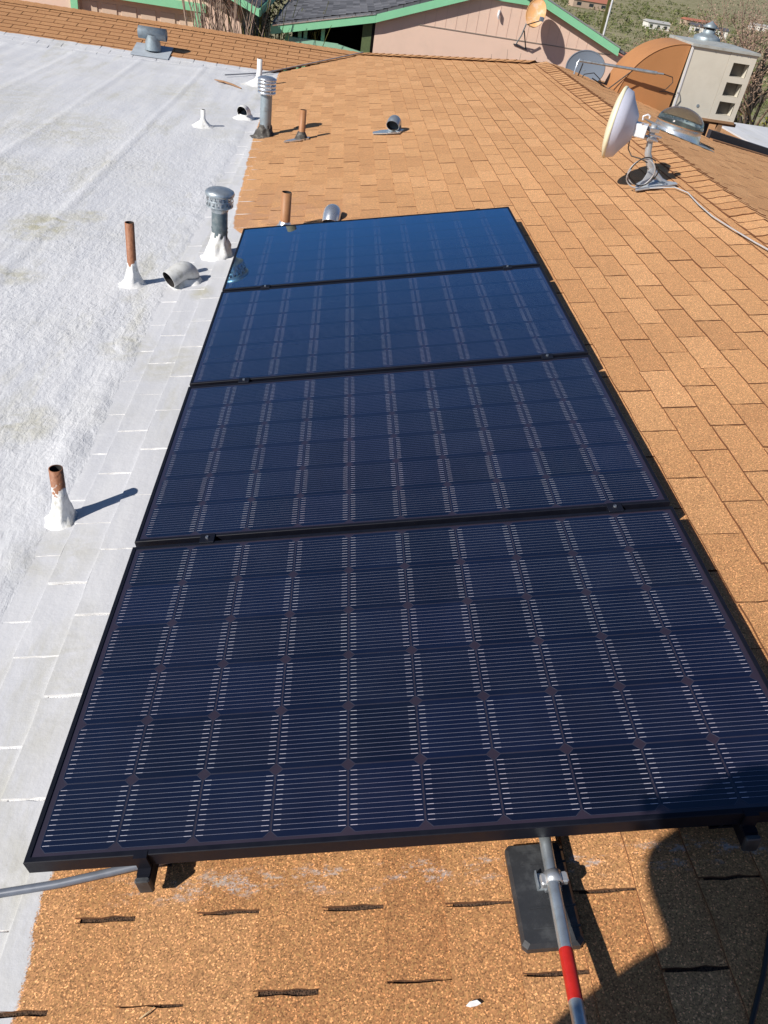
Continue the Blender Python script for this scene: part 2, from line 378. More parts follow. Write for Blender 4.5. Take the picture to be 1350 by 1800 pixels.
def MR(u, y, n=-0.12): return Vector((CA * u - SA * n, y, SA * u + CA * n))       # main slope: u up the slope, n off the panel plane
ROT_MAIN = Matrix.Rotation(-R(11.8), 4, 'Y')
def on_roof(u, y, n=-0.12): return Matrix.Translation(MR(u, y, n))
APEX = MR(3.18, 0); TAN = math.tan(R(11.8))
def zmain(x): return MR(0, 0).z + (x - MR(0, 0).x) * TAN if x < APEX.x else APEX.z - (x - APEX.x) * TAN
def zflat(x): return -.205 + .018 * (x + .42)

# ------------------------------------------------------------------ the ground, falling away to the valley
def ground_z(x, y):
    d = math.hypot(x, y); 
    t = max(0, min(1, (d - 38) / 95)); t = t * t * (3 - 2 * t)
    z = -3.15 + t * (-14.0)
    z -= 5.0 * max(0, min(1, (d - 130) / 500))
    if d > 60: z += (noise.noise(Vector((x / 60, y / 60, 0))) * 2.2 + noise.noise(Vector((x / 23, y / 23, 4))) * .7) * min(1, (d - 60) / 60)
    return z
def build_ground():
    k = N('desert_soil'); p = k.pos()
    c = k.mix(k.noise(p, .06, 5, .6), (.30, .27, .165), (.37, .34, .22)); c = k.mix(k.range(k.noise(p, .5, 5, .7), .45, .65), c, (.24, .22, .13))
    c = k.mix(k.range(k.noise(p, .12, 6, .75), .48, .60), c, (.17, .175, .085))
    m = k.fin(c, .95, 0, k.bump(k.noise(p, 1.5, 5), .5, .3), spec=.1)
    mb = MB(); rs = [0, 8, 16, 25, 35, 45, 55, 65, 75, 85, 95, 105, 115, 125] + [130 + 12 * 1.06 ** i * i for i in range(1, 28)] + [1600, 2200, 3200, 4800, 7000]
    rs = sorted(rs); n = 180; vs = []; fs = []
    for r in rs:
        for a in range(n):
            x = r * math.cos(2 * math.pi * a / n); y = r * math.sin(2 * math.pi * a / n); vs.append((x, y, ground_z(x, y)))
    for i in range(len(rs) - 1):
        for a in range(n): b = (a + 1) % n; fs.append((i * n + a, (i + 1) * n + a, (i + 1) * n + b, i * n + b))
    mb.add(vs, fs, 0, True); mb.build('ground', m, kind='structure')
build_ground()

# ------------------------------------------------------------------ the house
GZ = -3.15
house = thing('house', 'tan shingled house with a white coated flat roof, carrying the solar panels', 'house', (0, 4, GZ))
E_ = 0.131; U0 = .219 - 5 * E_
def ring_tab(v):
    """outline of a shingle tab, butt edge at x=0, running up the slope, slightly ragged"""
    r = random.Random(40 + v); L = E_ + .012; W = .1522 - r.uniform(0, .0018); o = []
    for i in range(5): o.append((r.uniform(-.0022, .0022), -W + 2 * W * i / 4))
    for i in range(1, 6): o.append((L * i / 5, W + (r.uniform(-.0026, .0022) if i < 5 else 0)))
    for i in range(0, 5): o.append((L - L * i / 5, -W + (r.uniform(-.0022, .0026) if i else 0)))
    return o
def tab_faces(mb, pts, top, bot):
    n = len(pts); vs = top + bot
    mb.add(vs, [tuple(range(n))], 0)
    mb.add(vs, [(n + i, n + (i + 1) % n, (i + 1) % n, i) for i in range(n)], 1)
def tab_mesh(v, mats):
    mb = MB(); o = ring_tab(v); r = random.Random(v)
    o = list(reversed(o))       # keep the top face looking up
    lift = [r.uniform(0, .0016) for _ in o]
    def h(x, i): return .0090 - .0060 * x / E_ + (lift[i] if x < .01 else 0)
    top = [(x, y, h(x, i)) for i, (x, y) in enumerate(o)]; bot = [(x, y, -.002) for x, y in o]
    tab_faces(mb, o, top, bot); return mb.mesh('shingle', mats)
def fix_up(me):
    if me.polygons[0].normal.z < 0: me.flip_normals(); me.update()
    return me

class Slope:
    def __init__(s, org, eu, ev, n): s.o = Vector(org); s.eu = Vector(eu); s.ev = Vector(ev); s.n = Vector(n)
    def P(s, u, v, n=0): return s.o + s.eu * u + s.ev * v + s.n * n
    def mat(s, u, v, n=0, yaw=0):
        m = Matrix((s.eu, s.ev, s.n)).transposed().to_4x4(); m.translation = s.P(u, v, n)
        return m @ Matrix.Rotation(yaw, 4, 'Z')
def shingle_slope(sl, u_list, vlo, vhi, mats, phase, maxn, parent, base_n, hide=None, name='shingle'):
    """tabs of a slope: vlo(u), vhi(u) bound each course; the largest in view become objects, the rest one stuff mesh"""
    metas = [fix_up(tab_mesh(v, mats)) for v in range(12)]; P = .31
    whole = []; rest = MB()
    for ci, u in enumerate(u_list):
        off = phase + (P / 2 if ci % 2 else 0) + rnd.uniform(-.012, .012)
        a0, a1 = vlo(u), vhi(u); b0, b1 = vlo(u + E_), vhi(u + E_)
        lo, hi = min(a0, b0), max(a1, b1); k = math.floor((lo - off) / P)
        while k * P + off < hi:
            v = k * P + off + P / 2; k += 1
            if v + P / 2 < lo: continue
            full = v - P / 2 > max(a0, b0) and v + P / 2 < min(a1, b1)
            j = (rnd.uniform(-.002, .002) + .007 * noise.noise(Vector((v * .45, ci * .35, 1))), rnd.uniform(-.0026, .0026), rnd.uniform(0, .0016) + (.002 if rnd.random() < .12 else 0), rnd.uniform(-.009, .009))
            if full:
                c = sl.P(u + E_ / 2, v, base_n); s_ = seen(c, 60) if maxn else None
                size = 0
                if s_ and not (hide and hide(u + E_ / 2, v)):
                    vd = (CAM - c).normalized(); size = abs(vd.dot(sl.n)) / (s_[2] ** 2)
                whole.append((size, u, v, j))
            else:
                q = []
                for (du, dv) in ((0, -P / 2 + .003), (0, P / 2 - .003), (E_ + .01, P / 2 - .003), (E_ + .01, -P / 2 + .003)):
                    t = du / E_; L = a0 + (b0 - a0) * t; H = a1 + (b1 - a1) * t
                    q.append((u + du, max(L, min(H, v + dv)), du))
                if max(x[1] for x in q) - min(x[1] for x in q) < .02: continue
                q.reverse()
                top = [sl.P(x, y, base_n + .0105 - .0065 * d / E_) for x, y, d in q]; bot = [sl.P(x, y, base_n - .002) for x, y, d in q]
                nn = (top[1] - top[0]).cross(top[2] - top[1])
                if nn.dot(sl.n) < 0: top.reverse(); bot.reverse(); q.reverse()
                tab_faces(rest, q, top, bot)
    whole.sort(key=lambda t: -t[0])
    for i, (size, u, v, j) in enumerate(whole):
        me = metas[rnd.randrange(12)]; m = sl.mat(u + j[0], v + j[1], base_n + j[2], j[3])
        if i < maxn and size > 0:
            o = link(name, me, parent); o.matrix_basis = m
        else:
            vs = [m @ x.co for x in me.vertices]
            b = len(rest.v); rest.v += [tuple(x) for x in vs]
            for p_ in me.polygons: rest.f.append(tuple(b + i_ for i_ in p_.vertices)); rest.mi.append(p_.material_index); rest.sm.append(False)
    if rest.f: rest.build('shingle_field', mats, parent, kind='stuff')

# main slope (falls to the left), bounded at the far end by valley and hip
NB = -.1305
main = Slope(MR(0, 0, 0), (CA, 0, SA), (0, 1, 0), (-SA, 0, CA))
VAL = lambda x: 11.42 + (x + .34) * .90          # valley against the wing
def main_hi(u):
    x = MR(u, 0).x
    return min(VAL(x), 12.52 if x > .84 else 99, 10.40 + (3.0 - x) if x > .8 else 99)
sheet = MB(); n_ = 24
us = [-.50 + (3.18 + .5) * i / n_ for i in range(n_ + 1)]
for i in range(n_):
    a, b = us[i], us[i + 1]
    sheet.poly([main.P(a, -6, NB), main.P(b, -6, NB), main.P(b, main_hi(b), NB), main.P(a, main_hi(a), NB)])
slope_main = world_part(sheet, 'roof_slope', M['deck'], house)
def under(u, v): return 0.02 < u < 1.66 and 0.06 < v < 4.1
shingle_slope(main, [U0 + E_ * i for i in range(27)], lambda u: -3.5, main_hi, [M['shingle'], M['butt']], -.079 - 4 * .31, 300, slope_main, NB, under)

# wing slope at the far left, facing the camera
WY, WZ = 12.52, .062
wing = Slope((0, WY, WZ), (0, CA, SA), (-1, 0, 0), (0, -SA, CA))
def wing_x(u): # x of the valley at this height
    y = WY + CA * u; return (y - 11.42) / .90 - .34
sheet = MB()
for i in range(14):
    a, b = -1.66 + 1.66 * i / 14, -1.66 + 1.66 * (i + 1) / 14
    sheet.poly([wing.P(a, -wing_x(a), -.011), wing.P(a, 14, -.011), wing.P(b, 14, -.011), wing.P(b, -wing_x(b), -.011)])
slope_wing = world_part(sheet, 'wing_roof_slope', M['deck_wing'], house)
shingle_slope(wing, [-12.6 * E_ + E_ * i for i in range(12)], lambda u: -wing_x(u) + .01, lambda u: 9.0, [M['shingle_wing'], M['butt_far']], .07, 270, slope_wing, -.011)
# back of the wing and its ridge board
mb = MB(); mb.poly([(-14, WY, WZ + .001), (.9, WY, WZ + .001), (.9, WY + 3.0, WZ - 3.0 * TAN), (-14, WY + 3.0, WZ - 3.0 * TAN)])
world_part(mb, 'wing_back_slope', M['shingle_far'], house)
# wing ridge cap
mb = MB(); xx = -9.0
while xx < .86:
    L = .131; z = WZ + .004
    mb.add([(xx, WY - .13, z - .13 * TAN + .006), (xx + L, WY - .13, z - .13 * TAN), (xx, WY, z + .014), (xx + L, WY, z + .008), (xx, WY + .13, z - .02), (xx + L, WY + .13, z - .026)], [(0, 1, 3, 2), (2, 3, 5, 4)]); xx += L
world_part(mb, 'wing_ridge_cap', M['shingle_wing'], house, kind='stuff')

# right slope beyond the ridge, seen at a grazing angle
right = Slope(APEX, (-CA, 0, SA), (0, 1, 0), (SA, 0, CA))
def right_hi(u):
    x = APEX.x - CA * u
    if x < 4.55: return 10.40 + (x - 3.0)
    if x < 5.0: return 8.96 + (5.0 - x) * 6.5
    return 8.96 + (x - 5.0) * .92
sheet = MB()
nn_ = 40
for i in range(nn_):
    a, b = -5.4 + 5.4 * i / nn_, -5.4 + 5.4 * (i + 1) / nn_
    sheet.poly([right.P(a, right_hi(a), -.011), right.P(b, right_hi(b), -.011), right.P(b, -6, -.011), right.P(a, -6, -.011)])
slope_right = world_part(sheet, 'far_roof_slope', M['deck'], house)
shingle_slope(right, [-41 * E_ + E_ * i for i in range(40)], lambda u: 1.5, right_hi, [M['shingle_far'], M['butt_far']], .11, 0, slope_right, -.011)
# hip end (faces away) and walls below the eaves
mb = MB()
hz = lambda x, y: APEX.z - (y - 10.4) * TAN
mb.poly([(APEX.x - .02, 10.4, APEX.z - .01), (APEX.x + 1.55, 11.95, hz(0, 11.95) - .01), (APEX.x + 1.55, 12.6, hz(0, 12.6) - .02), (.86, 12.6, hz(0, 12.6) - .02), (.86, 12.5, WZ - .01)])
world_part(mb, 'hip_roof_slope', M['shingle_far'], house)
mb = MB()
mb.box((-8.9, 11.9, GZ), (.8, 14.9, -.70)); mb.box((.8, -5.8, GZ), (4.4, 11.9, -.75)); mb.box((4.4, -5.8, GZ), (8.2, 8.5, -1.0)); mb.box((-8.9, -5.8, GZ), (.8, 11.9, -.55))
world_part(mb, 'wall', M['stucco'], house)
# low roofs past the right slope
mb = MB(); mb.box((4.6, 8.4, GZ), (7.78, 15.6, -.52)); world_part(mb, 'lower_brown_roof', M['shingle_far'], house)
mb = MB(); mb.box((7.80, 9.0, GZ), (15, 15.6, -.50)); world_part(mb, 'lower_white_roof', M['coating'], house)

# ridge caps: bent pieces overlapping along the ridge
def cap_mesh(v):
    r = random.Random(v); mb = MB(); L = .175; sec = []
    for i in range(9):
        d = -.150 + .30 * i / 8; z = -abs(d) * TAN - .004 + (.010 if abs(d) < .03 else .005 if abs(d) < .08 else 0); sec.append((d, z))
    vs = []
    for (y, dz) in ((0, .012), (L, .004)):
        for d, z in sec: vs.append((d + (r.uniform(-.002, .002)), y + (r.uniform(-.003, .003) if y == 0 else 0), z + dz))
    for d, z in sec: vs.append((d, .0, z + .002))
    fs = [(i, i + 1, 10 + i, 9 + i) for i in range(8)]; mb.add(vs, fs, 0)
    mb.add(vs, [(18 + i, 19 + i, i + 1, i) for i in range(8)], 1)
    # side edge facing down the slope
    mb.add([vs[0], vs[9], (vs[9][0], vs[9][1], vs[9][2] - .006), (vs[0][0], vs[0][1], vs[0][2] - .012)], [(0, 1, 2, 3)], 1)
    return mb.mesh('ridge_cap', [M['shingle'], M['butt_far']])
ridge = MB(); ridge.poly([(APEX.x - .08, -6, APEX.z - .020), (APEX.x + .08, -6, APEX.z - .020), (APEX.x + .08, 10.38, APEX.z - .020), (APEX.x - .08, 10.38, APEX.z - .020)])
ridge_o = world_part(ridge, 'roof_ridge', M['deck'], house)
caps = [cap_mesh(i) for i in range(5)]; y = -1.0; i = 0
while y < 10.3:
    o = link('ridge_cap', caps[i % 5], ridge_o); o.matrix_basis = Matrix.Translation(APEX + Vector((rnd.uniform(-.004, .004), y, rnd.uniform(0, .003)))) @ Matrix.Rotation(rnd.uniform(-.012, .012), 4, 'Z')
    y += .127; i += 1
# hip caps along the far end
hc = MB()
for i in range(22):
    t = i / 22; p = Vector((3.0, 10.4, .52)).lerp(Vector((.88, 12.52, .075)), t); q = Vector((3.0, 10.4, .52)).lerp(Vector((.88, 12.52, .075)), t + 1.1 / 22)
    s_ = Vector((-1, -1, 0)).normalized() * .12
    hc.add([p + s_ + Vector((0, 0, -.012)), p + Vector((0, 0, .012)), q + Vector((0, 0, .004)), q + s_ + Vector((0, 0, -.020)), p - s_ + Vector((0, 0, -.03)), q - s_ + Vector((0, 0, -.03))], [(0, 1, 2, 3), (1, 4, 5, 2)])
world_part(hc, 'hip_cap', M['shingle_far'], house, kind='stuff')

# white coated flat roof: a finely divided sheet with seams and swells
def build_flat():
    mb = MB(); xs = []; x = -.20
    while x > -4.2: xs.append(x); x -= .022 + .006 * (abs(x) - .3)
    while x > -9: xs.append(x); x -= .3
    xs.append(-9.2); ys = []; y = -4.0
    while y < 11.6: ys.append(y); y += .5 if y < -.4 else .022 + max(0, y) * .0035
    ys.append(11.7); nx = len(xs); vs = []
    seams = [-1.285, -2.11, -2.95, -3.8]
    for y in ys:
        for x in xs:
            z = zflat(x)
            z += noise.noise(Vector((x * 1.1, y * .8, 0))) * .006 + noise.noise(Vector((x * 5, y * 3.6, 7))) * .0028 + noise.noise(Vector((x * 14, y * 11, 3))) * .0016
            z += max(0, noise.noise(Vector((x * 26, y * 20, 11)))) * .0030 * max(.15, min(1, (7.5 - y) / 3))
            for q in seams:
                d = abs(x + noise.noise(Vector((q, y * .8, 0))) * .012 - q); z += .009 * math.exp(-(d / .028) ** 2)
            e = (-.42 - x) 
            z += math.exp(-(e / .075) ** 2) * (.004 + .012 * max(0, noise.noise(Vector((y * 8, x * 8, 2)))) + .009 * max(0, noise.noise(Vector((y * 2.5, 0, 5)))))
            d = abs(y - 11.02)
            if x < -.6: z += .012 * math.exp(-(d / .10) ** 2)
            vs.append((x, y, z))
    fs = []
    for j in range(len(ys) - 1):
        for i in range(nx - 1): fs.append((j * nx + i, (j + 1) * nx + i, (j + 1) * nx + i + 1, j * nx + i + 1))
    mb.add(vs, fs, 0, True); o = world_part(mb, 'flat_roof', M['coating'], house)
    if o.data.polygons[0].normal.z < 0: o.data.flip_normals()
build_flat()

# ------------------------------------------------------------------ solar panels
PW, PD, PG = 1.686, 1.016, .0236
def panel_parts():
    fr = MB(); t = .0405; lip = .0115; c = .0015
    # frame: four mitred channel sections
    o = [(0, 0), (PW, 0), (PW, PD), (0, PD)]; i_ = [(lip, lip), (PW - lip, lip), (PW - lip, PD - lip), (lip, PD - lip)]
    for k in range(4):
        a, b = o[k], o[(k + 1) % 4]; d, e = i_[k], i_[(k + 1) % 4]
        def ins(p, q): return (p[0] + (PW / 2 - p[0]) * q * 2 / PW, p[1] + (PD / 2 - p[1]) * q * 2 / PD)
        a1, b1 = ins(a, c), ins(b, c)
        fr.add([(*a, -t), (*b, -t), (*b, -c), (*a, -c), (*a1, 0), (*b1, 0), (*d, 0), (*e, 0), (*d, -.004), (*e, -.004), (*d, -t), (*e, -t)],
               [(0, 1, 2, 3), (3, 2, 5, 4), (4, 5, 7, 6), (6, 7, 9, 8), (0, 10, 11, 1)])
    back = MB(); z = -.0028
    back.poly([(lip, lip, z), (PW - lip, lip, z), (PW - lip, PD - lip, z), (lip, PD - lip, z)])
    back.poly([(lip, PD - lip, -.009), (PW - lip, PD - lip, -.009), (PW - lip, lip, -.009), (lip, lip, -.009)])
    return fr.mesh('frame', M['black']), back.mesh('backsheet', M['backsheet'])
PX, PY, CH = .164, .163, .0138
def cell_mesh():
    mb = MB(); h = .1617 / 2
    def octo(k, z, ch): return [(-k + ch, -k, z), (k - ch, -k, z), (k, -k + ch, z), (k, k - ch, z), (k - ch, k, z), (-k + ch, k, z), (-k, k - ch, z), (-k, -k + ch, z)]
    a = octo(h, .0001, CH); b = octo(h, .0004, CH); c = octo(h - .0008, .0004, CH)
    mb.add(a + b + c, [(i, (i + 1) % 8, 8 + (i + 1) % 8, 8 + i) for i in range(8)] + [(8 + i, 8 + (i + 1) % 8, 16 + (i + 1) % 8, 16 + i) for i in range(8)], 1)
    mb.poly(c, 0)
    return mb.mesh('cell', [M['cell'], M['cell_edge']])
def wires_mesh():
    mb = MB(); x0 = .0235; y0 = .0195
    for r in range(6):
        for w_ in range(12):
            y = y0 + PY * r + PY / 2 + (w_ - 5.5) * .0119
            for c in range(10):
                xa = x0 + PX * c + .0015; xb = x0 + PX * (c + 1) - .0015; e = .019
                for (p, q, hw, mi, z) in ((xa + e, xb - e, .00031, 0, -.0019), (xa + .004, xa + e, .0006, 1, -.0017), (xb - e, xb - .003, .0006, 1, -.0017)):
                    mb.add([(p, y - hw, z), (q, y - hw, z), (q, y + hw, z), (p, y + hw, z)], [(0, 1, 2, 3)], mi)
    return mb.mesh('bus_wires', [M['wire'], M['wire_end']])
fr_me, back_me = panel_parts(); c_me = cell_mesh(); w_me = wires_mesh()
plab = ['black solar panel nearest the camera, its right corner in shadow', 'second black solar panel from the front, between the nearest one and the third',
        'third black solar panel from the front, reflecting blue sky', 'farthest solar panel, reflecting the tan vent pipe behind it']
for kp in range(4):
    p = thing('solar_panel', plab[kp], 'solar panel', MR(0, kp * (PD + PG), 0), (0, -R(11.8), 0), 'solar panels in the row up the roof')
    link('frame', fr_me, p); b_ = link('backsheet', back_me, p)
    ws = link('bus_wires', w_me, p); tag(ws, kind='stuff')
    for r in range(6):
        for c in range(10):
            o = link('cell', c_me, p); o.location = (.0235 + PX * (c + .5), .0195 + PY * (r + .5), -.0027)
# rails, feet and clamps
def rail(u, lab, cat='rail'):
    r = thing('mounting_rail', lab, cat, MR(u, -.034, -.12), (0, -R(11.8), 0), 'black rails under the solar panels')
    mb = MB(); mb.bbox((-.015, 0, .040), (.015, 4.32, .0785), .003); mb.build('rail_beam', M['black'], r)
    mb = MB(); mb.bbox((-.016, -.004, .038), (.016, .008, .082), .003); mb.build('end_cap', M['blackplastic'], r)
    for yy in (.07, 1.25, 2.45, 3.65, 4.24):
        mb = MB(); mb.box((-.05, yy, .0), (.03, yy + .05, .006)); mb.box((-.030, yy, .006), (-.022, yy + .05, .075)); mb.build('foot', M['black'], r)
    mb = MB(); mb.box((-.014, .012, .0785), (.014, .032, .081)); mb.box((-.014, .026, .081), (.014, .032, .119)); mb.box((-.014, .026, .119), (.014, .043, .1215)); mb.build('end_clamp', M['black'], r)
rail(.247, 'black mounting rail ending under the left front corner of the nearest panel')
rail(1.51, 'black mounting rail ending in the shade under the right of the nearest panel')
cl = [('bright steel bolted clamp in the first seam, left side', 0, .234), ('bright steel bolted clamp in the first seam, right side', 0, 1.510),
      ('dark clamp in the second seam, left side above the white roof edge', 1, .234), ('dark clamp in the second seam, right side', 1, 1.510),
      ('small dark clamp in the farthest seam, near the flue reflection', 2, .232), ('small dark clamp in the farthest seam, right side', 2, 1.512)]
for lab, k, u in cl:
    t = thing('panel_clamp', lab, 'clamp', MR(u, (k + 1) * PD + (k + .5) * PG, 0), (0, -R(11.8), 0), 'clamps in the seams between the panels')
    mb = MB(); mb.bbox((-.023, -.021, .0006), (.023, .021, .0045), .0012); mb.box((-.023, -.010, -.07), (.023, .010, .0006)); mb.build('clamp_plate', M['black'], t)
    mb = MB(); mb.lathe([(0, .0100), (.0052, .0100), (.0055, .0045)][::-1], 6, smooth=False); mb.add([(.0052 * math.cos(a * math.pi / 3), .0052 * math.sin(a * math.pi / 3), .0100) for a in range(6)], [tuple(range(6))]); mb.build('bolt', M['alu'], t)

# ------------------------------------------------------------------ vents on the roof
def tube_open(mb, r, z0, z1, th=.003, n=22, mi=0, mi_in=1, mat=None):
    mb.lathe([(r, z0), (r, z1), (r - th, z1)], n, mi, mat); mb.lathe([(r - th, z1), (r - th, z1 - .09), (0.0005, z1 - .09)], n, mi_in, mat)
def pipe_coated(name, lab, x, y, z0, H, r, cone_r, cone_h, coatz, group, mat=None, lean=(0, 0), seed=0):
    t = thing(name, lab, 'vent pipe', (x, y, z0), (lean[0], lean[1], 0), group)
    mb = MB(); tube_open(mb, r, 0, H); mb.build('pipe', [mat or rust_white(z0 + coatz), M['dark_in']], t)
    prof = [(cone_r * 1.5, -.006), (cone_r * 1.15, .008)] + [(r + (cone_r - r) * (1 - s / 8) ** 1.8, .012 + cone_h * s / 8) for s in range(9)] + [(r - .001, cone_h + .02)]
    mb = MB(); mb.lathe(prof, 30, 0, jit=.26, seed=seed); mb.build('mastic_collar', M['paint_mastic'], t); return t
VP = 'vent pipes on the roof'
pipe_coated('vent_pipe', 'short rusty vent pipe nearest the camera, white coating halfway up, on the white roof', -.327, 1.350, zflat(-.33), .235, .0235, .052, .11, .150, VP, seed=1)
pipe_coated('vent_pipe', 'tall slim rusty vent pipe with white base standing left of the painted hood vent', -.566, 3.55, zflat(-.566), .355, .0255, .058, .11, .12, VP, seed=5)
pipe_coated('vent_pipe', 'short white vent pipe alone on the far white roof', -.79, 7.71, zflat(-.79), .155, .022, .085, .07, .9, VP, seed=9)
pipe_coated('vent_pipe', 'white vent pipe behind the louvred flue cap at the valley', -.48, 10.35, zflat(-.48), .30, .033, .15, .12, .9, VP, seed=12)
t = thing('vent_pipe', 'tan painted vent pipe right behind the farthest solar panel', 'vent pipe', (.245, 4.43, zmain(.245) - .02), None, VP)
mb = MB(); tube_open(mb, .033, 0, .265); mb.build('pipe', [M['tanpipe'], M['dark_in']], t)
mb = MB(); mb.lathe([(.085, .022), (.060, .035), (.042, .055), (.036, .075), (.033, .078)], 24, jit=.12); mb.build('flashing', M['galv_bright'], t)
t = thing('vent_pipe', 'far tan vent pipe with silver foil flashing on the shingles', 'vent pipe', (.22, 7.12, zmain(.215) - .02), (R(-2), 0, 0), VP)
mb = MB(); tube_open(mb, .031, 0, .275); mb.build('pipe', [M['tanpipe'], M['dark_in']], t)
mb = MB(); mb.lathe([(.064, .02), (.052, .05), (.036, .085), (.031, .09)], 20, jit=.2); mb.build('tar_collar', M['tar'], t)
mb = MB(); pts = [(-.15, -.05), (-.16, -.09), (-.08, -.085), (.0, -.07), (.07, -.03), (.075, .04), (-.02, .075), (-.09, .0)]
mb.prism([(x, y, .020 + x * TAN) for x, y in pts][::1], (0, 0, .012)); mb.build('flashing', M['galv_bright'], t)

def flue(lab, x, y, H, r, base_mat, coll, style):
    z0 = zmain(x) - .02
    t = thing('flue_vent', lab, 'flue', (x, y, z0), None, 'round metal flues')
    mb = MB(); mb.lathe([(r, 0), (r, H)], 26); mb.lathe([(r + .0015, H * .62), (r + .0025, H * .63), (r + .0015, H * .64)], 26); mb.build('pipe', M['flue_grey'] if style == 0 else M['galv_dull'], t)
    prof = [(coll[0] * 1.35, -.004), (coll[0], .012)] + [(r + (coll[0] - r) * (1 - s / 8) ** 1.7, .015 + coll[1] * s / 8) for s in range(9)] + [(r - .001, coll[1] + .02)]
    mb = MB(); mb.lathe(prof, 34, jit=.27, seed=x * 9); mb.build('mastic_collar', base_mat, t)
    c = MB()
    if style == 0:
        R0 = r * 1.70; z = H + .004
        c.lathe([(r, z - .02), (r + .006, z), (R0 * .74, z + .004), (R0 * .96, z + .016)], 30)
        c.lathe([(R0 * .96, z + .014), (R0 * .98, z + .018), (R0 * .96, z + .022)], 30)
        c.lathe([(R0 * .98, z + .046), (R0, z + .050), (R0 * .98, z + .054)], 30)
        for k in range(18):
            a = 2 * math.pi * k / 18; s_ = .0058
            for (za, zb, off) in ((z + .016, z + .048, 0), (z + .050, z + .078, math.pi / 18)):
                b = a + off; ca, sa = math.cos(b), math.sin(b); R1 = R0 * .975
                c.add([(R1 * ca - s_ * sa, R1 * sa + s_ * ca, za), (R1 * ca + s_ * sa, R1 * sa - s_ * ca, za), (R1 * ca + s_ * sa, R1 * sa - s_ * ca, zb), (R1 * ca - s_ * sa, R1 * sa + s_ * ca, zb)], [(0, 1, 2, 3)])
        c.lathe([(R0 * .93, z + .074), (R0 * 1.03, z + .078), (R0 * 1.08, z + .090), (R0 * 1.02, z + .102), (R0 * .8, z + .112), (R0 * .4, z + .119), (.0005, z + .121)], 30)
        c.build('cap', M['galv'], t)
        q = MB(); q.lathe([(R0 * .80, z + .01), (R0 * .80, z + .085)], 20); q.build('inner_sleeve', M['galv_bright'], t)
    else:
        R0 = r * 1.62; z = H
        c.lathe([(r * .98, z - .10), (r * .98, z + .02)], 26)
        for k in range(4):
            zz = z - .005 + k * .030
            c.lathe([(R0 * .98, zz), (R0, zz + .004), (R0 * .98, zz + .016), (R0 * .86, zz + .022)], 28)
        for k in range(6):
            a = math.pi * k / 3; c.tube([(R0 * .93 * math.cos(a), R0 * .93 * math.sin(a), z - .01), (R0 * .93 * math.cos(a), R0 * .93 * math.sin(a), z + .12)], .004, 6)
        c.lathe([(R0 * .95, z + .112), (R0 * 1.04, z + .114), (R0 * 1.04, z + .122), (R0 * .7, z + .136), (.0005, z + .145)], 28)
        c.build('cap', M['galv_bright'], t)
flue('grey flue with a domed slotted cap and lumpy white base, left of the farthest panel', -.135, 4.03, .305, .049, M['paint_mastic'], (.095, .15), 0)
flue('far grey flue with louvred round cap and black tar base, at the white paint edge', -.148, 7.43, .395, .055, M['tar'], (.115, .10), 1)

def hood(lab, loc, yaw, r, L, mats, drop=.35, flash=None, rise=.06, bend=95):
    """gooseneck hood: a short curved duct, open at its front (+X before turning)"""
    t = thing('hood_vent', lab, 'vent', loc, (0, 0, yaw), 'small curved hood vents')
    mb = MB(); n = 22; k = 10; rings = []
    for i in range(k + 1):
        a = R(bend) * i / k        # sweeps from pointing up to pointing forward and slightly down
        Rb = r * 1.05
        cx = Rb * (1 - math.cos(a)) - Rb; cz = rise + Rb * math.sin(a)
        d = Vector((math.sin(a), 0, math.cos(a)))
        b = Vector((math.cos(a), 0, -math.sin(a)))
        rings.append((Vector((cx, 0, cz)), b, d))
    last = rings[-1]; rings.append((last[0] + last[2] * L, last[1], last[2]))
    first = rings[0]; rings.insert(0, (first[0] - Vector((0, 0, rise + .05)), first[1], first[2]))
    def shell(rr, mi, flip):
        vs = []; fs = []
        for c, b, d in rings:
            for j in range(n): a = 2 * math.pi * j / n; vs.append(c + b * rr * math.cos(a) + Vector((0, 1, 0)) * rr * math.sin(a))
        for i in range(len(rings) - 1):
            for j in range(n): q = (j + 1) % n; f = (i * n + j, i * n + q, (i + 1) * n + q, (i + 1) * n + j); fs.append(f[::-1] if flip else f)
        mb.add(vs, fs, mi, True); return vs[-n:]
    a = shell(r, 0, False); b = shell(r - .003, 1, True)
    mb.add(a + b, [(j, (j + 1) % n, n + (j + 1) % n, n + j) for j in range(n)], 0)
    mb.build('hood', mats, t)
    q = MB(); e = rings[4]
    q.add([e[0] + e[1] * (r - .004) * math.cos(2 * math.pi * j / n) + Vector((0, 1, 0)) * (r - .004) * math.sin(2 * math.pi * j / n) for j in range(n)], [tuple(range(n))])
    q.build('damper', M['galv_dull'], t)
    if flash: flash(t)
    return t
M['hood_paint'] = plain('hood_overspray', (.62, .63, .62), .5, .1, var=.15, scale=30, dirt=(.40, .40, .36), dirtscale=25)
def mastic_skirt(rad, seed):
    def f(t):
        mb = MB(); mb.lathe([(rad * 1.5, -.006), (rad * 1.15, .006), (rad * .95, .02), (rad * .80, .035), (rad * .72, .045)], 30, jit=.22, seed=seed); o = mb.build('mastic_skirt', M['paint_mastic'], t); o.location = (-.05, 0, .004)
    return f
hood('white painted hood vent on the white roof, mouth to the lower left', (-.285, 3.58, zflat(-.3) + .01), R(226), .052, .085, [M['hood_paint'], M['dark_in']], rise=.035, bend=112, flash=mastic_skirt(.085, 3))
hood('far white hood vent with dark round mouth, left of the louvred flue', (-.45, 8.24, zflat(-.4)), R(250), .060, .01, [M['paint_mastic'], M['dark_in']], rise=.02, bend=108, flash=mastic_skirt(.09, 8))
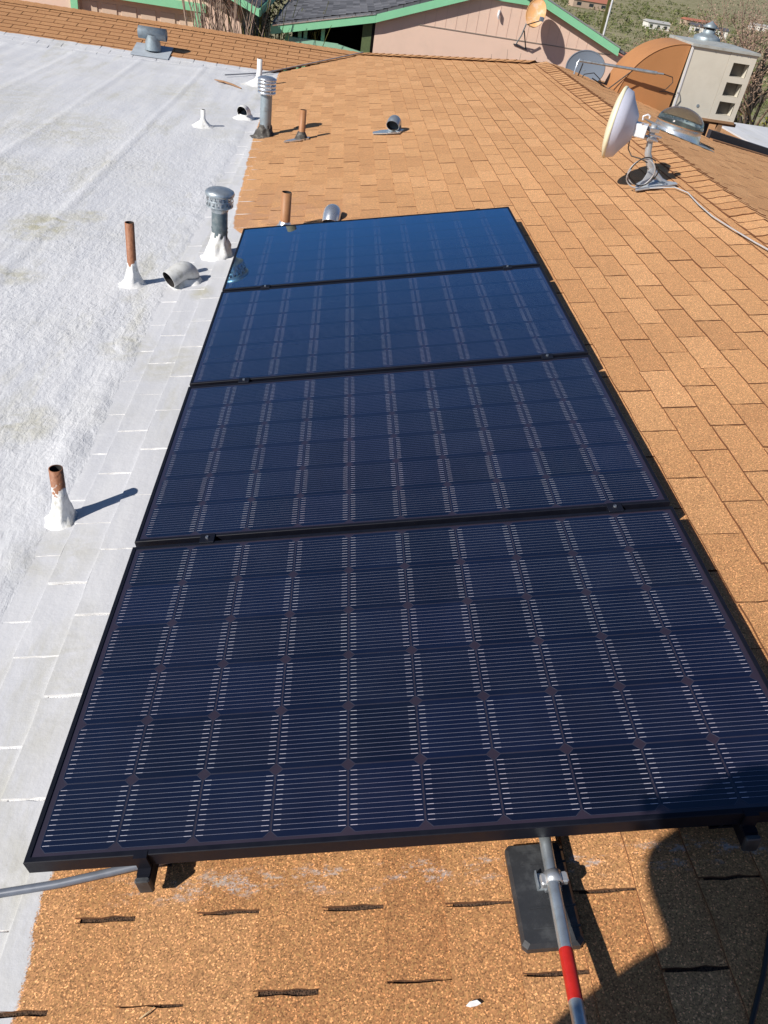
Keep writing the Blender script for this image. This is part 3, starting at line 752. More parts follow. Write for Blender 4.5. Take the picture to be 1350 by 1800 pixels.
def foil(t):
    mb = MB(); pts = [(.02, -.19), (.10, -.17), (.115, -.03), (.09, .09), (-.06, .10), (-.10, 0), (-.07, -.12)]
    mb.prism([(x, y, .012 - y * 0) for x, y in pts], (0, 0, .010)); o = mb.build('foil_flashing', M['galv_bright'], t); o.rotation_euler = (R(11.8), 0, 0)
hood('bright silver hood vent just behind the farthest solar panel', (.555, 4.60, zmain(.555) - .01), R(266), .062, .03, [M['galv_bright'], M['dark_in']], rise=-.025, bend=140)
hood('far silver hood vent with foil flashing alone on the tan shingles', (1.075, 7.10, zmain(1.075) - .01), R(255), .062, .02, [M['galv'], M['dark_in']], rise=.03, bend=126, flash=foil)

# T-topped vent on the wing
t = thing('tee_vent', 'galvanised T shaped vent on the darker shingles of the far wing', 'vent', (-2.03, 11.47, WZ - (WY - 11.47) * TAN - .01))
mb = MB(); mb.lathe([(.110, .02), (.105, .07), (.097, .12), (.090, .16), (.088, .20)], 26); mb.build('neck', M['galv_dull'], t)
mb = MB(); m_ = Matrix.Translation((-.185, 0, .215)) @ Matrix.Rotation(R(90), 4, 'Y'); mb.lathe([(.075, 0), (.075, .37), (.071, .37), (.071, 0), (.075, 0)], 26, mat=m_); mb.build('cross_tube', M['galv_dull'], t)
mb = MB(); mb.box((-.26, -.24, .012), (.24, .20, .018)); o = mb.build('flashing', M['galv_pale'], t); o.rotation_euler = (R(11.8), 0, 0)

# cable lying in the valley, stick on the white roof, paint chip
mb = MB(); pts = []
for i, (x, y) in enumerate([(-.95, 10.62), (-.75, 10.85), (-.5, 11.15), (-.30, 11.45), (-.05, 11.68), (.2, 11.9), (.5, 12.17), (.86, 12.5)]):
    pts.append((x, y, max(zmain(x) if x > -.4 else -9, zflat(x) if x < -.3 else -9) + .028))
mb.tube(pts, .008, 8); mb.build('cable', M['cable_mid'], label='grey cable lying along the valley where the two roof slopes meet', cat='cable')
t = thing('stick', 'thin dry stick lying on the far white roof near the valley', 'stick', (-.83, 10.1, zflat(-.83) + .012))
mb = MB(); mb.tube([(-.20, .17, .0), (-.08, .05, .012), (.05, -.02, .004), (.17, -.16, .0)], [.006, .013, .012, .007], 6); mb.build('branch', M['wood'], t)
mb = MB(); mb.tube([(-.05, .04, .006), (-.13, -.02, .01)], [.008, .004], 5); mb.build('twig', M['wood'], t)
mb = MB(); pp = MR(.905, -.273, -.118); mb.prism([pp + Vector(v) for v in ((-.014, -.003, -.003), (-.006, -.006, 0), (.006, -.004, .001), (.014, -.001, .003), (.007, .005, .002), (-.007, .003, -.001))], (0, 0, .003)); mb.build('paint_chip', M['chip'], label='white paint chip on the shingles at the bottom edge', cat='paint chip')

mb = MB(); mb.tube([MR(.272, -.262, -.116), MR(.283, -.256, -.113), MR(.290, -.250, -.115), MR(.296, -.243, -.116)], [.0011, .0014, .0012, .0008], 6); mb.build('grass_blade', M['dry_blade'], label='tiny pale dry grass blade on the shingles near the lower left corner', cat='grass blade')
# ------------------------------------------------------------------ foreground conduit on its block
blk = thing('roof_block', 'black rubber roof block under the striped pipe in front of the nearest panel', 'pipe support', MR(1.072, -.085, -.120), (0, -R(11.8), R(1)))
mb = MB(); mb.bbox((-.062, -.106, .002), (.060, .105, .028), .009); mb.build('pad', M['blackplastic'], blk)
for yy in (-.075, -.035, .055, .08):
    mb = MB(); mb.box((-.035, yy, .0275), (.058, yy + .004, .0295)); mb.build('rib', M['blackplastic'], blk)
mb = MB(); mb.box((-.012, .0, .028), (.030, .034, .032)); mb.box((-.012, .0, .032), (-.009, .034, .046)); mb.box((.027, .0, .032), (.030, .034, .046)); mb.build('strut_channel', M['galv'], blk)
pl = thing('striped_pipe', 'galvanised pipe with a red taped band running under the nearest panel', 'pipe', MR(1.09, .22, -.068))
o_ = pl.location
A, B = MR(1.096, .22, -.070), MR(1.072, -.42, .012)
mid = MR(1.090, -.07, -.058)
def seg(t0, t1, r, name, mat, n=20):
    P0 = mid.lerp(B, t0) - o_; P1 = mid.lerp(B, t1) - o_; q = MB(); q.tube([P0, P0.lerp(P1, .5), P1], r, n); return q.build(name, mat, pl)
q = MB(); q.tube([A - o_, MR(1.094, .06, -.066) - o_, mid - o_, mid.lerp(B, .45) - o_], .0128, 20); q.build('pipe_body', M['galv'], pl)
seg(.45, .71, .0134, 'red_band', M['redtape']); seg(.71, 1.0, .0128, 'pipe_end', M['galv'])
cp = thing('pipe_clamp', 'two piece zinc clamp gripping the striped pipe on the rubber block', 'clamp', MR(1.0915, -.078, -.058), (0, -R(11.8), R(2)))
mb = MB(); m_ = Matrix.Rotation(R(90), 4, 'X'); mb.lathe([(.0145, -.012), (.018, -.012), (.018, .012), (.0145, .012)], 20, mat=m_); mb.build('collar', M['clamp'], cp)
mb = MB(); mb.bbox((.014, -.011, -.008), (.030, .011, .006), .003); mb.build('clamp_ear', M['clamp'], cp)
mb = MB(); mb.bbox((-.026, -.013, -.012), (-.014, .011, .006), .003); mb.build('clamp_ear', M['clamp'], cp)
mb = MB(); mb.prism([(-.018, -.014, -.028), (.018, -.014, -.028), (.014, -.014, -.010), (-.014, -.014, -.010)], (0, .024, 0)); mb.build('foot', M['galv_bright'], cp)
mb = MB(); mb.tube([MR(-.50, -.06, -.095), MR(-.22, -.025, -.103), MR(-.09, -.006, -.106), MR(.03, .006, -.107), MR(.14, .024, -.107), MR(.23, .040, -.106), MR(.34, .054, -.107), MR(.6, .10, -.107), MR(.9, .2, -.107)], .0092, 12)
mb.build('flexible_conduit', M['strap_grey'], label='grey flexible conduit crossing from the white roof under the near panel', cat='conduit')
mb = MB(); mb.tube([MR(1.62, .02, -.108), MR(1.56, -.06, -.110), MR(1.51, -.16, -.111), MR(1.45, -.26, -.111), MR(1.38, -.36, -.111), MR(1.3, -.5, -.111)], .005, 8)
mb.build('black_cord', M['cable_black'], label='thin black cord lying in the shade at the lower right corner', cat='cord')

# ------------------------------------------------------------------ round radio dish on its tripod mast
def build_radio():
    mx, my = 2.79, 4.74; mz = zmain(mx)
    t = thing('radio_dish', 'round white radio dish antenna on a short tripod mast near the ridge', 'antenna', (mx, my, mz))
    O = Vector((mx, my, mz)); P = lambda x, y, z: Vector((x, y, z)) - O
    ax = Vector((-.915, .400, .03)).normalized()
    cen = P(2.385, 4.78, .800)
    rotm = ax.to_track_quat('Z', 'Y').to_matrix().to_4x4(); m_ = Matrix.Translation(cen) @ rotm
    mb = MB(); mb.lathe([(.213, -.012), (.222, -.008), (.222, .006), (.212, .014), (.16, .030), (.09, .040), (.0005, .044)], 44, mat=m_); mb.build('radome_cover', M['radome_face'], t)
    mb = MB(); mb.lathe([(.0005, -.135), (.075, -.135), (.085, -.130), (.165, -.075), (.200, -.055), (.216, -.010)], 44, mat=m_); mb.build('reflector_shell', M['radome'], t)
    bk = MB(); back = cen - ax * .135
    m2 = Matrix.Translation(cen - ax * .175 + Vector((0, 0, -.005))) @ rotm
    bk.bbox((-.055, -.040, -.04), (.055, .040, .045), .005, mat=m2); bk.build('radio_housing', M['white_metal'], t)
    h = MB(); c0 = cen - ax * .17 + Vector((0, 0, .055)); h.tube([c0 + Vector((.00, 0, 0)), c0 + Vector((-.005, 0, .022)), c0 + Vector((.022, 0, .036)), c0 + Vector((.042, 0, .028)), c0 + Vector((.040, 0, .015))], .006, 8); h.build('hook', M['white_metal'], t)
    for dz in (-.030, .038):
        b = MB(); q = cen - ax * .16 + Vector((.0, -.045, dz)); b.tube([q, q + Vector((0, -.012, 0))], .008, 8); b.build('bolt', M['alu'], t)
    top = P(2.625, 4.70, .835)
    ms = MB(); pts = [top, P(2.628, 4.70, .74), P(2.640, 4.70, .66), P(2.675, 4.705, .60), P(2.715, 4.71, .555), P(2.80, 4.715, .50), P(2.885, 4.72, .478)]
    ms.tube(pts, [.020, .020, .022, .024, .022, .016, .012], 14); ms.build('mast', M['mastgrey'], t)
    br = MB()
    for dz in (.0, -.055):
        c = P(2.625, 4.70, .805 + dz); br.bbox((-.03, -.032, -.012), (.035, .032, .012), .004, mat=Matrix.Translation(c))
    br.tube([P(2.60, 4.66, .78), P(2.68, 4.655, .77)], .006, 8); br.tube([P(2.60, 4.66, .755), P(2.665, 4.655, .745)], .006, 8); br.build('mast_bracket', M['alu'], t)
    ft = MB()
    ft.prism([P(2.60, 4.60, zmain(2.60) + .012), P(2.90, 4.66, zmain(2.90) + .014), P(2.90, 4.70, zmain(2.9) + .014), P(2.745, 4.86, zmain(2.745) + .013), P(2.64, 4.74, zmain(2.64) + .012)], (0, 0, .008))
    ft.build('foot_plate', M['mastgrey'], t)
    lg = MB(); lg.prism([P(2.64, 4.665, zmain(2.64) + .02), P(2.70, 4.665, zmain(2.70) + .02), P(2.725, 4.69, .575), P(2.700, 4.69, .60)], (0, .012, 0))
    lg.build('leg', M['mastgrey'], t)
    lg = MB(); lg.tube([P(2.70, 4.75, .575), P(2.735, 4.80, zmain(2.735) + .02)], .010, 8); lg.build('leg', M['mastgrey'], t)
    def loop(c, r, n, a0, a1, mat, name, tilt=.3, wob=.012):
        mb = MB(); pts = []
        for i in range(n + 1):
            a = a0 + (a1 - a0) * i / n
            pts.append(P(c[0] + r * math.cos(a), c[1] - .01 * math.sin(a * 3) - .03 * math.sin(a), c[2] + r * 1.0 * math.sin(a) + wob * math.sin(a * .5)))
        mb.tube(pts, .0042, 6); mb.build(name, mat, t)
    loop((2.600, 4.60, .548), .088, 40, R(-200), R(260), M['cable_grey'], 'cable_coil')
    loop((2.612, 4.59, .555), .094, 36, R(60), R(420), M['cable_black'], 'cable_coil')
    d = MB(); d.tube([P(2.50, 4.73, .72), P(2.497, 4.70, .67), P(2.52, 4.66, .635), P(2.57, 4.62, .635), P(2.62, 4.60, .62)], .004, 6); d.build('drop_cable', M['cable_black'], t)
    return
build_radio()
mb = MB(); pts = [(2.70, 4.62), (2.86, 4.60), (2.90, 4.45), (2.88, 4.2), (2.875, 3.95), (2.90, 3.7), (2.93, 3.45), (2.97, 3.2), (3.0, 2.9), (3.02, 2.5)]
mb.tube([(x, y, zmain(x) + .018) for x, y in pts], .0042, 8); mb.build('antenna_cable', M['cable_grey'], label='light grey cable trailing over the shingles from the radio dish mast', cat='cable')

# ------------------------------------------------------------------ tubular skylight
def build_dome():
    x, y = 3.99, 7.62; z = zmain(x)
    t = thing('skylight', 'clear plastic domed tubular skylight with metal collar beyond the ridge', 'skylight', (x, y, z), (0, R(6), 0))
    k = N('dome_acrylic'); k.fin((.40, .46, .43), .04, 0); k.b.inputs['Transmission Weight'].default_value = .93; k.b.inputs['IOR'].default_value = 1.12; k.b.inputs['Coat Weight'].default_value = .6; dm = k.m
    mb = MB(); mb.lathe([(.262, -.03), (.250, .0), (.242, .04), (.236, .08), (.246, .085), (.246, .095)], 40); mb.build('collar', M['galv_bright'], t)
    mb = MB(); mb.lathe([(.240 * math.cos(R(a)), .095 + .155 * math.sin(R(a))) for a in range(0, 90, 7)] + [(.0005, .250)], 40); mb.build('dome', dm, t)
    mb = MB(); mb.lathe([(.246, .090), (.250, .094), (.246, .098)], 40); mb.build('rim', M['rawwood'], t)
    mb = MB(); mb.lathe([(.235, .08), (.20, .01), (.17, -.02), (.0005, -.02)], 30); mb.build('reflector', M['reflector'], t)
    mb = MB(); mb.box((-.28, -.28, .002), (.34, .28, .006)); o = mb.build('flashing', M['galv_dull'], t); o.rotation_euler = (0, R(5.8), 0)
build_dome()

# ------------------------------------------------------------------ evaporative cooler with elbow duct, cone vent, aerial
def build_cooler():
    x0, x1, y0, y1, zb, zt = 4.98, 5.86, 10.4, 11.28, .175, .985
    t = thing('evaporative_cooler', 'large beige box cooler with louvred side openings on a roof stand', 'air cooler', (x0, y0, -.52))
    O = Vector((x0, y0, -.52))
    def part(mb, name, mats): mb.v = [tuple(Vector(v) - O) for v in mb.v]; return mb.build(name, mats, t)
    xs = 5.50; ow, oh = .22, .155
    ox0 = 5.575; ops = [zb + .065, zb + .065 + .225, zb + .065 + .45]
    # front face as panels round the three openings
    f = MB(); yF = y0
    f.box((x0, yF, zb), (xs - .004, yF + .02, zt - .02))
    part(f, 'side_panel', M['cooler'])
    f = MB()
    zc = [zb] ; cuts = [(zb, ops[0])] + [(ops[i] + oh, ops[i + 1]) for i in range(2)] + [(ops[2] + oh, zt - .02)]
    f.box((xs, yF - .004, zb), (ox0, yF + .02, zt - .02)); f.box((ox0 + ow, yF - .004, zb), (x1, yF + .02, zt - .02))
    for a, b in cuts: f.box((ox0, yF - .004, a), (ox0 + ow, yF + .02, b))
    part(f, 'louvre_panel', M['cooler'])
    for a in ops:
        g = MB(); g.box((ox0, yF + .12, a - .01), (ox0 + ow, yF + .13, a + oh + .01)); part(g, 'cooler_pad', M['cooler_in'])
        g = MB()
        g.add([(ox0, yF + .004, a + oh), (ox0, yF + .004, a + .0), (ox0, yF + .12, a), (ox0, yF + .12, a + oh)], [(0, 1, 2, 3)])
        g.add([(ox0 + ow, yF + .004, a + oh), (ox0 + ow, yF + .004, a), (ox0 + ow, yF + .12, a), (ox0 + ow, yF + .12, a + oh)], [(0, 1, 2, 3)])
        g.add([(ox0, yF + .004, a + oh), (ox0 + ow, yF + .004, a + oh), (ox0 + ow, yF + .12, a + oh), (ox0, yF + .12, a + oh)], [(0, 1, 2, 3)])
        g.add([(ox0, yF + .004, a), (ox0 + ow, yF + .004, a), (ox0 + ow, yF + .12, a), (ox0, yF + .12, a)], [(0, 1, 2, 3)])
        part(g, 'louvre_recess', M['cooler'])
    b = MB(); b.box((x0, yF + .14, zb), (x1, y1, zt - .02)); b.box((x0, yF + .02, zb), (x0 + .02, yF + .14, zt - .02)); b.box((x1 - .02, yF + .02, zb), (x1, yF + .14, zt - .02)); b.box((x0 + .02, yF + .02, zb), (x1 - .02, yF + .14, zb + .02)); b.box((x0 + .02, yF + .02, zt - .04), (x1 - .02, yF + .14, zt - .02))
    part(b, 'cabinet', M['cooler'])
    l = MB(); l.add([(x0 - .02, y0 - .03, zt - .03), (x1 + .02, y0 - .03, zt - .03), (x1 + .02, y1 + .02, zt - .03), (x0 - .02, y1 + .02, zt - .03), (x0 - .02, y0 - .03, zt), (x1 + .02, y0 - .03, zt), (x1 + .02, y1 + .02, zt), (x0 - .02, y1 + .02, zt), ((x0 + x1) / 2, (y0 + y1) / 2, zt + .035)],
          [(0, 1, 5, 4), (1, 2, 6, 5), (2, 3, 7, 6), (3, 0, 4, 7), (4, 5, 8), (5, 6, 8), (6, 7, 8), (7, 4, 8), (3, 2, 1, 0)]); part(l, 'lid', M['cooler_top'])
    e = MB(); e.box((x0 - .012, y0 - .010, zb), (x0 + .012, y0 + .0, zt - .03)); part(e, 'corner_trim', M['white_metal'])
    e = MB(); e.box((x0 - .01, y0 - .02, zb - .03), (x1 + .01, y1 + .01, zb - .001)); part(e, 'base_tray', M['wood'])
    e = MB(); e.tube([(5.30, y0 - .001, zb + .13), (5.30, y0 - .006, zb + .13)], .020, 14); part(e, 'port_plug', M['galv_dull'])
    for (lx, ly, m) in ((5.70, y0 + .03, 'wood'), (5.84, y1 - .12, 'darkwood_shade'), (5.06, y0 + .03, 'darkwood_shade'), (5.06, y1 - .06, 'darkwood_shade')):
        e = MB(); e.box((lx - .03, ly - .03, -.52), (lx + .03, ly + .03, zb - .032)); part(e, 'leg', M[m])
    for yy in (y0 + .08, y1 - .2):
        e = MB(); e.box((4.9, yy, zb - .07), (5.95, yy + .04, zb - .032)); part(e, 'stand_beam', M['wood'])
    for k in range(9):
        e = MB(); q = (x0 + .04 + rnd.random() * .8, yF - .002, zb + .03 if k % 2 else zt - .06); e.tube([q, (q[0], q[1] - .005, q[2])], .006, 6); part(e, 'screw', M['galv_dull'])
    # elbow duct
    d = thing('elbow_duct', 'tan painted curved sheet metal duct curling down from the beige cooler', 'duct', (x0 - .4, y0 + .25, -.05))
    Od = Vector(d.location)
    Rr = .80; cx, cz = x0 - .012, .16; ya, yb = y0 + .04, y0 + .70; arc = [(cx - Rr * 1.0 * math.sin(a), cz + Rr * math.cos(a)) for a in [R(90) * i / 18 for i in range(19)]]
    tail = [(cx - Rr, cz - .12), (cx - Rr + .60, cz - .34), (cx - .04, cz - .12)]
    prof = arc + tail[:]; q = MB()
    n = len(prof)
    fa = [(x, ya, z) for x, z in prof]; fb = [(x, yb, z) for x, z in prof]
    q.add([Vector(v) - Od for v in fa], [tuple(range(n))], 0); q.build('duct_cheek', M['tan_duct'], d)
    q = MB(); q.add([Vector(v) - Od for v in fb], [tuple(range(n - 1, -1, -1))], 0); q.build('duct_cheek', M['tan_duct'], d)
    q = MB(); q.add([Vector(v) - Od for v in fa + fb], [(i, n + i, n + i + 1, i + 1) for i in range(n - 2)], 0, True); q.build('duct_wrap', M['tan_duct'], d)
    q = MB(); q.tube([Vector((x, ya - .003, z)) - Od for x, z in arc], .006, 6); q.build('seam', M['tan_duct'], d)
    # cone vent standing on the lid
    v = thing('cone_vent', 'galvanised round vent with cone cap on top of the beige cooler', 'vent', (5.34, 10.94, zt + .022)); v.scale = (.84, .84, .9)
    q = MB(); q.lathe([(.205, -.02), (.205, .035), (.195, .045), (.15, .062), (.11, .080), (.092, .085), (.088, .13)], 32); q.build('base_ring', M['galv_dull'], v)
    q = MB(); q.lathe([(.085, .12), (.085, .165)], 20); q.build('neck', M['dark_in'], v)
    q = MB(); q.lathe([(.115, .158), (.122, .162), (.06, .205), (.0005, .245)], 28); q.build('cone_cap', M['galv_dull'], v)
    for k in range(4):
        a = k * math.pi / 2 + .5; q = MB(); q.tube([(.092 * math.cos(a), .092 * math.sin(a), .11), (.105 * math.cos(a), .105 * math.sin(a), .163)], .005, 6); q.build('bracket', M['galv_dull'], v)
    # brown roof-edge beam; the near-black strip behind stands in for shade
    bm = thing('beam_and_shade', 'brown timber beam along the roof edge under the cooler, with an added dark strip for shade', 'beam', (5.2, 9.3, .05))
    for (h, dy, mm) in ((.05, 0, 'rawwood'), (.125, .12, 'darkwood_shade')):
        q = MB(); q.prism([Vector(p) - Vector((5.2, 9.3, .05)) for p in ((5.02, 8.98 + dy, .10), (7.6, 11.36 + dy, -.44), (7.6, 11.46 + dy, -.44), (5.02, 9.08 + dy, .10))], (0, 0, h)); q.build('plank_and_shade', M[mm], bm)
build_cooler()

def dish(name, lab, cen, axis, ra, rb, depth, mat, rootz, group=None):
    t = thing(name, lab, 'satellite dish', rootz, None, group); O = Vector(rootz)
    m_ = Matrix.Translation(Vector(cen) - O) @ Vector(axis).normalized().to_track_quat('Z', 'Y').to_matrix().to_4x4() @ Matrix.Diagonal((ra, rb, 1, 1))
    mb = MB(); prof = [(.0005, -depth)] + [(s / 8, -depth + depth * (s / 8) ** 2) for s in range(1, 9)]
    mb.lathe(prof, 40, mat=m_); mb.lathe([(1.0, 0), (1.03, .004), (1.0, .010), (.97, .004)], 40, mat=m_)
    back = [(r, z - .006) for r, z in prof]; mb.lathe(back, 40, mat=m_)
    mb.build('reflector', mat, t); return t, O
# grey dish past the ridge with the long pipe aerial beside it
t, O = dish('satellite_dish', 'blue grey oval satellite dish past the end of the ridge', (3.84, 11.0, .47), (-.35, -.85, .40), .26, .22, .05, M['dishblue'], (3.86, 11.12, .1))
mb = MB(); mb.tube([Vector((3.86, 11.12, .1)) - O, Vector((3.86, 11.10, .35)) - O, Vector((3.85, 11.05, .45)) - O], .022, 10); mb.build('mast', M['galv_dull'], t)
mb = MB(); mb.tube([Vector((3.80, 10.98, .28)) - O, Vector((3.66, 10.62, .40)) - O], .012, 8); mb.build('feed_arm', M['dishblue'], t)
a0 = Vector((3.60, 10.45, .13)); t = thing('pipe_aerial', 'long galvanised pipe held level on thin struts in front of the duct', 'aerial', a0)
P = lambda x, y, z: Vector((x, y, z)) - a0
mb = MB(); mb.tube([P(3.57, 10.40, .605), P(4.30, 10.30, .610)], .017, 12); mb.tube([P(4.30, 10.30, .610), P(4.57, 10.27, .610)], .021, 12); mb.tube([P(4.57, 10.27, .61), P(4.66, 10.26, .612)], .012, 10); mb.build('pipe', M['galv'], t)
mb = MB(); mb.tube([P(3.575, 10.40, .62), P(3.55, 10.38, .58), P(3.54, 10.38, .47), P(3.53, 10.36, .38)], .012, 8); mb.build('elbow', M['galv_bright'], t)
for a, b in (((4.27, 10.31, .60), (4.02, 10.36, .335)), ((3.54, 10.38, .48), (3.52, 10.42, .40)), ((3.80, 10.42, .43), (4.06, 10.38, .33)), ((3.62, 10.38, .58), (3.60, 10.43, .36))):
    mb = MB(); mb.tube([P(*a), P(*b)], .008, 6); mb.build('strut', M['cable_black'], t)
mb = MB(); mb.tube([P(4.66, 10.26, .612), P(4.78, 10.24, .595), P(4.80, 10.23, .54), P(4.74, 10.22, .46), P(4.66, 10.22, .42), P(4.76, 10.23, .43), P(4.90, 10.25, .41)], .006, 6); mb.build('wire', M['cable_black'], t)
mb = MB(); mb.box((3.40, 10.40, .385), (3.68, 10.46, .41)); mb.v = [tuple(Vector(v) - a0) for v in mb.v]; mb.build('base_bar', M['galv_dull'], t)
mb = MB(); mb.tube([P(3.60, 10.33, .36), P(3.66, 10.33, .47), P(3.78, 10.33, .50), P(3.88, 10.33, .44), P(3.92, 10.33, .36)], .006, 6); mb.build('wire_loop', M['cable_black'], t)

# ------------------------------------------------------------------ neighbour's pink house
def build_neighbour():
    Y = 16.8; YO = 16.66
    t = thing('neighbour_house', 'pink stucco house with mint green trim and grey shingle gable roof behind the tan roof', 'house', (3.6, 20, GZ))
    wp = lambda mb, name, mats, **kw: world_part(mb, name, mats, t, **kw)
    sl = .358; ax, azp = 3.66, 1.09
    mb = MB(); pts = [(1.16, Y, GZ), (6.6, Y, GZ), (6.6, Y, azp - (6.6 - ax) * sl), (ax, Y, azp), (1.16, Y, azp - (ax - 1.16) * sl)]
    mb.prism(pts[::-1], (0, 9, 0)); wp(mb, 'wall', M['stucco'])
    mb = MB(); mb.box((2.0, Y - .010, .185), (5.9, Y - .002, .200)); wp(mb, 'joint_line', M['soffit'])
    # vertical board grooves above the joint
    x = 2.1; M['groove'] = plain('groove', (.68, .49, .40), .9)
    while x < 5.4:
        top = azp - abs(x - ax) * sl - .1
        if top > .25: mb = MB(); mb.box((x, Y - .004, .2), (x + .007, Y - .002, top)); wp(mb, 'groove', M['groove'])
        x += .205
    oy = YO; th = .05
    def roofslab(xa, za, xb, zb, name):
        m = MB(); n_s = 26; m.prism([(xa, oy + .02, za), (xb, oy + .02, zb), (xb, oy + .02, zb + th), (xa, oy + .02, za + th)], (0, 10.2, 0)); return wp(m, name, M['greyshingle'])
    zr = azp + .02
    A = (1.14, .255); B = (-.82, -.195)
    roofslab(ax, zr + .02, 6.25, zr + .02 - (6.25 - ax) * sl, 'roof'); roofslab(A[0], A[1], ax, zr + .02, 'roof'); roofslab(B[0], B[1], A[0], A[1], 'porch_roof')
    # courses of grey shingles on the porch side: thin overlapping strips
    for (x0, z0, x1, z1, nm) in ((B[0], B[1], A[0], A[1], 14), (A[0], A[1], ax, zr + .02, 18)):
        m = MB(); r = random.Random(3)
        for i in range(nm):
            a = i / nm; b = (i + 1) / nm; xa, za = x0 + (x1 - x0) * a, z0 + (z1 - z0) * a + th; xb, zb = x0 + (x1 - x0) * b, z0 + (z1 - z0) * b + th
            yy = oy + .02 - r.random() * .3
            while yy < oy + 7.5:
                y2 = yy + .30; q = max(yy, oy + .02); dz = r.uniform(.012, .020)
                m.add([(xa - .012, q, za + dz), (xa - .012, y2 - .006, za + dz), (xb, y2 - .006, zb + .006), (xb, q, zb + .006), (xa - .012, q, za), (xa - .012, y2 - .006, za)], [(0, 3, 2, 1), (0, 1, 5, 4)]); yy = y2
        k = M.get('gs2')
        if k is None:
            kk = N('grey_tabs'); rr = kk.new('ShaderNodeNewGeometry').outputs['Random Per Island']; p_ = kk.pos()
            c = kk.ramp(rr, [(0, (.10, .105, .12)), (.5, (.15, .155, .175)), (1, (.22, .225, .25))]); c = kk.mix(kk.noise(p_, 60, 3), kk.mix(1, c, (.6, .6, .6), 'MULTIPLY'), c); k = M['gs2'] = kk.fin(c, .9, spec=.2)
        wp(m, 'grey_shingles', k, kind='stuff')
    def fascia(p, q, h, name='fascia', y=oy, mat='green', w=.03):
        m = MB(); m.prism([(p[0], y, p[1] - h), (q[0], y, q[1] - h), (q[0], y, q[1]), (p[0], y, p[1])], (0, w, 0)); return wp(m, name, M[mat])
    fascia(B, A, .135); fascia((A[0] + .002, A[1]), (ax, zr + .02), .135)
    fascia((ax, zr + .02 + th), (6.02, zr + .02 + th - (6.02 - ax) * sl), .135); 
    m = MB(); m.prism([(ax, oy - .012, zr + .075), (6.03, oy - .012, zr + .075 - (6.03 - ax) * sl), (6.03, oy - .012, zr + .10 - (6.03 - ax) * sl), (ax, oy - .012, zr + .10)], (0, .06, 0)); wp(m, 'drip_edge', M['galv_bright'])
    m = MB(); m.prism([(B[0], oy - .012, B[1]), (A[0], oy - .012, A[1]), (A[0], oy - .012, A[1] + .02), (B[0], oy - .012, B[1] + .02)], (0, .04, 0)); wp(m, 'drip_edge', M['galv_bright'])
    m = MB(); m.box((B[0] - .03, oy, B[1] - .13), (B[0] - .002, oy + 10, B[1] + .01)); wp(m, 'eave_board', M['green'])
    m = MB(); m.box((2.9, Y - .06, .785), (4.06, Y - .012, .875)); wp(m, 'gable_beam', M['green'])
    # porch: floor, posts, rail, dark back room, stair
    m = MB(); m.box((-.85, Y + .1, GZ), (1.14, Y + 8, -1.35)); wp(m, 'porch_floor', M['green_dk'])
    m = MB(); m.box((-.60, Y + 3.0, -1.35), (1.14, Y + 3.1, -.06)); wp(m, 'back_wall', M['dark_in'])  # porch shade put into the wall colour
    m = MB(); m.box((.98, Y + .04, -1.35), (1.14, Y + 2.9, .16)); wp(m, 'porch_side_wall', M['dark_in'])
    m = MB(); m.box((.92, Y + .01, -1.35), (1.10, Y + .035, .12)); wp(m, 'shutter_post', plain('olive_board', (.10, .14, .06), .8, var=.4, scale=30))
    for px_ in (-.58, -.33, -.22, .12):
        m = MB(); m.box((px_, Y + .04, -1.35), (px_ + .07, Y + .10, B[1] + (px_ - B[0]) * .235 - .06)); wp(m, 'porch_post', M['green'])
    m = MB(); m.box((-.50, Y - .02, -.42), (.47, Y + .07, -.34)); wp(m, 'rail_top', M['green_dk'])
    m = MB(); m.prism([(.47, Y - .02, -.42), (1.20, Y - .02, -.52), (1.20, Y - .02, -.46), (.47, Y - .02, -.35)][::-1], (0, .08, 0)); wp(m, 'rail_top', M['green_dk'])
    for i in range(9):
        m = MB(); x = -.42 + i * .10; m.prism([(x, Y + .01, -.44), (x + .035, Y + .01, -.44), (x + .15, Y + .01, -.66), (x + .115, Y + .01, -.66)][::-1], (0, .02, 0)); wp(m, 'baluster', M['green'])
    m = MB(); m.box((-.50, Y, -.74), (1.1, Y + .06, -.66)); wp(m, 'rail_bottom', M['green_dk'])
    # bright clutter glimpsed on the porch
    lw = MB(); r = random.Random(5)
    for i in range(3):
        x = .22 + r.random() * .55; z = -.42 + r.random() * .25; lw.box((x, Y + 2.9, z), (x + .14, Y + 2.95, z + .12))
    wp(lw, 'window', M['cooler_top'])
    # the two shallow cuts of light on the stucco come from the sun itself
    h = thing('wall_hook', 'small white bent vent spout on the pink gable wall', 'hook', (3.52, Y, .55))
    m = MB(); m.tube([(-.0, 0, .07), (-.015, -.06, .05), (-.02, -.07, -.02), (.01, -.06, -.06)], [.022, .026, .022, .014], 8); m.build('spout', M['white_metal'], h)
    # wall dish
    t2, O = dish('wall_dish', 'orange tinted satellite dish bracketed to the pink gable wall', (4.16, Y - .36, .70), (-.30, -.86, .42), .185, .25, .045, M['orange'], (4.05, Y, .3))
    m = MB(); m.tube([Vector((4.03, Y - .30, .50)) - O, Vector((4.0, Y - .22, .30)) - O, Vector((3.97, Y, .12)) - O], .014, 8); m.build('mast', M['galv_dull'], t2)
    for a, b in (((4.03, Y - .25, .38), (4.18, Y, .08)), ((3.92, Y - .02, .12), (4.20, Y - .02, .06))):
        m = MB(); m.tube([Vector(a) - O, Vector(b) - O], .012, 8); m.build('brace', M['darkwood_shade'], t2)
    m = MB(); m.tube([Vector((4.03, Y - .42, .50)) - O, Vector((4.20, Y - .75, .62)) - O], .010, 8); m.build('feed_arm', M['cable_black'], t2)
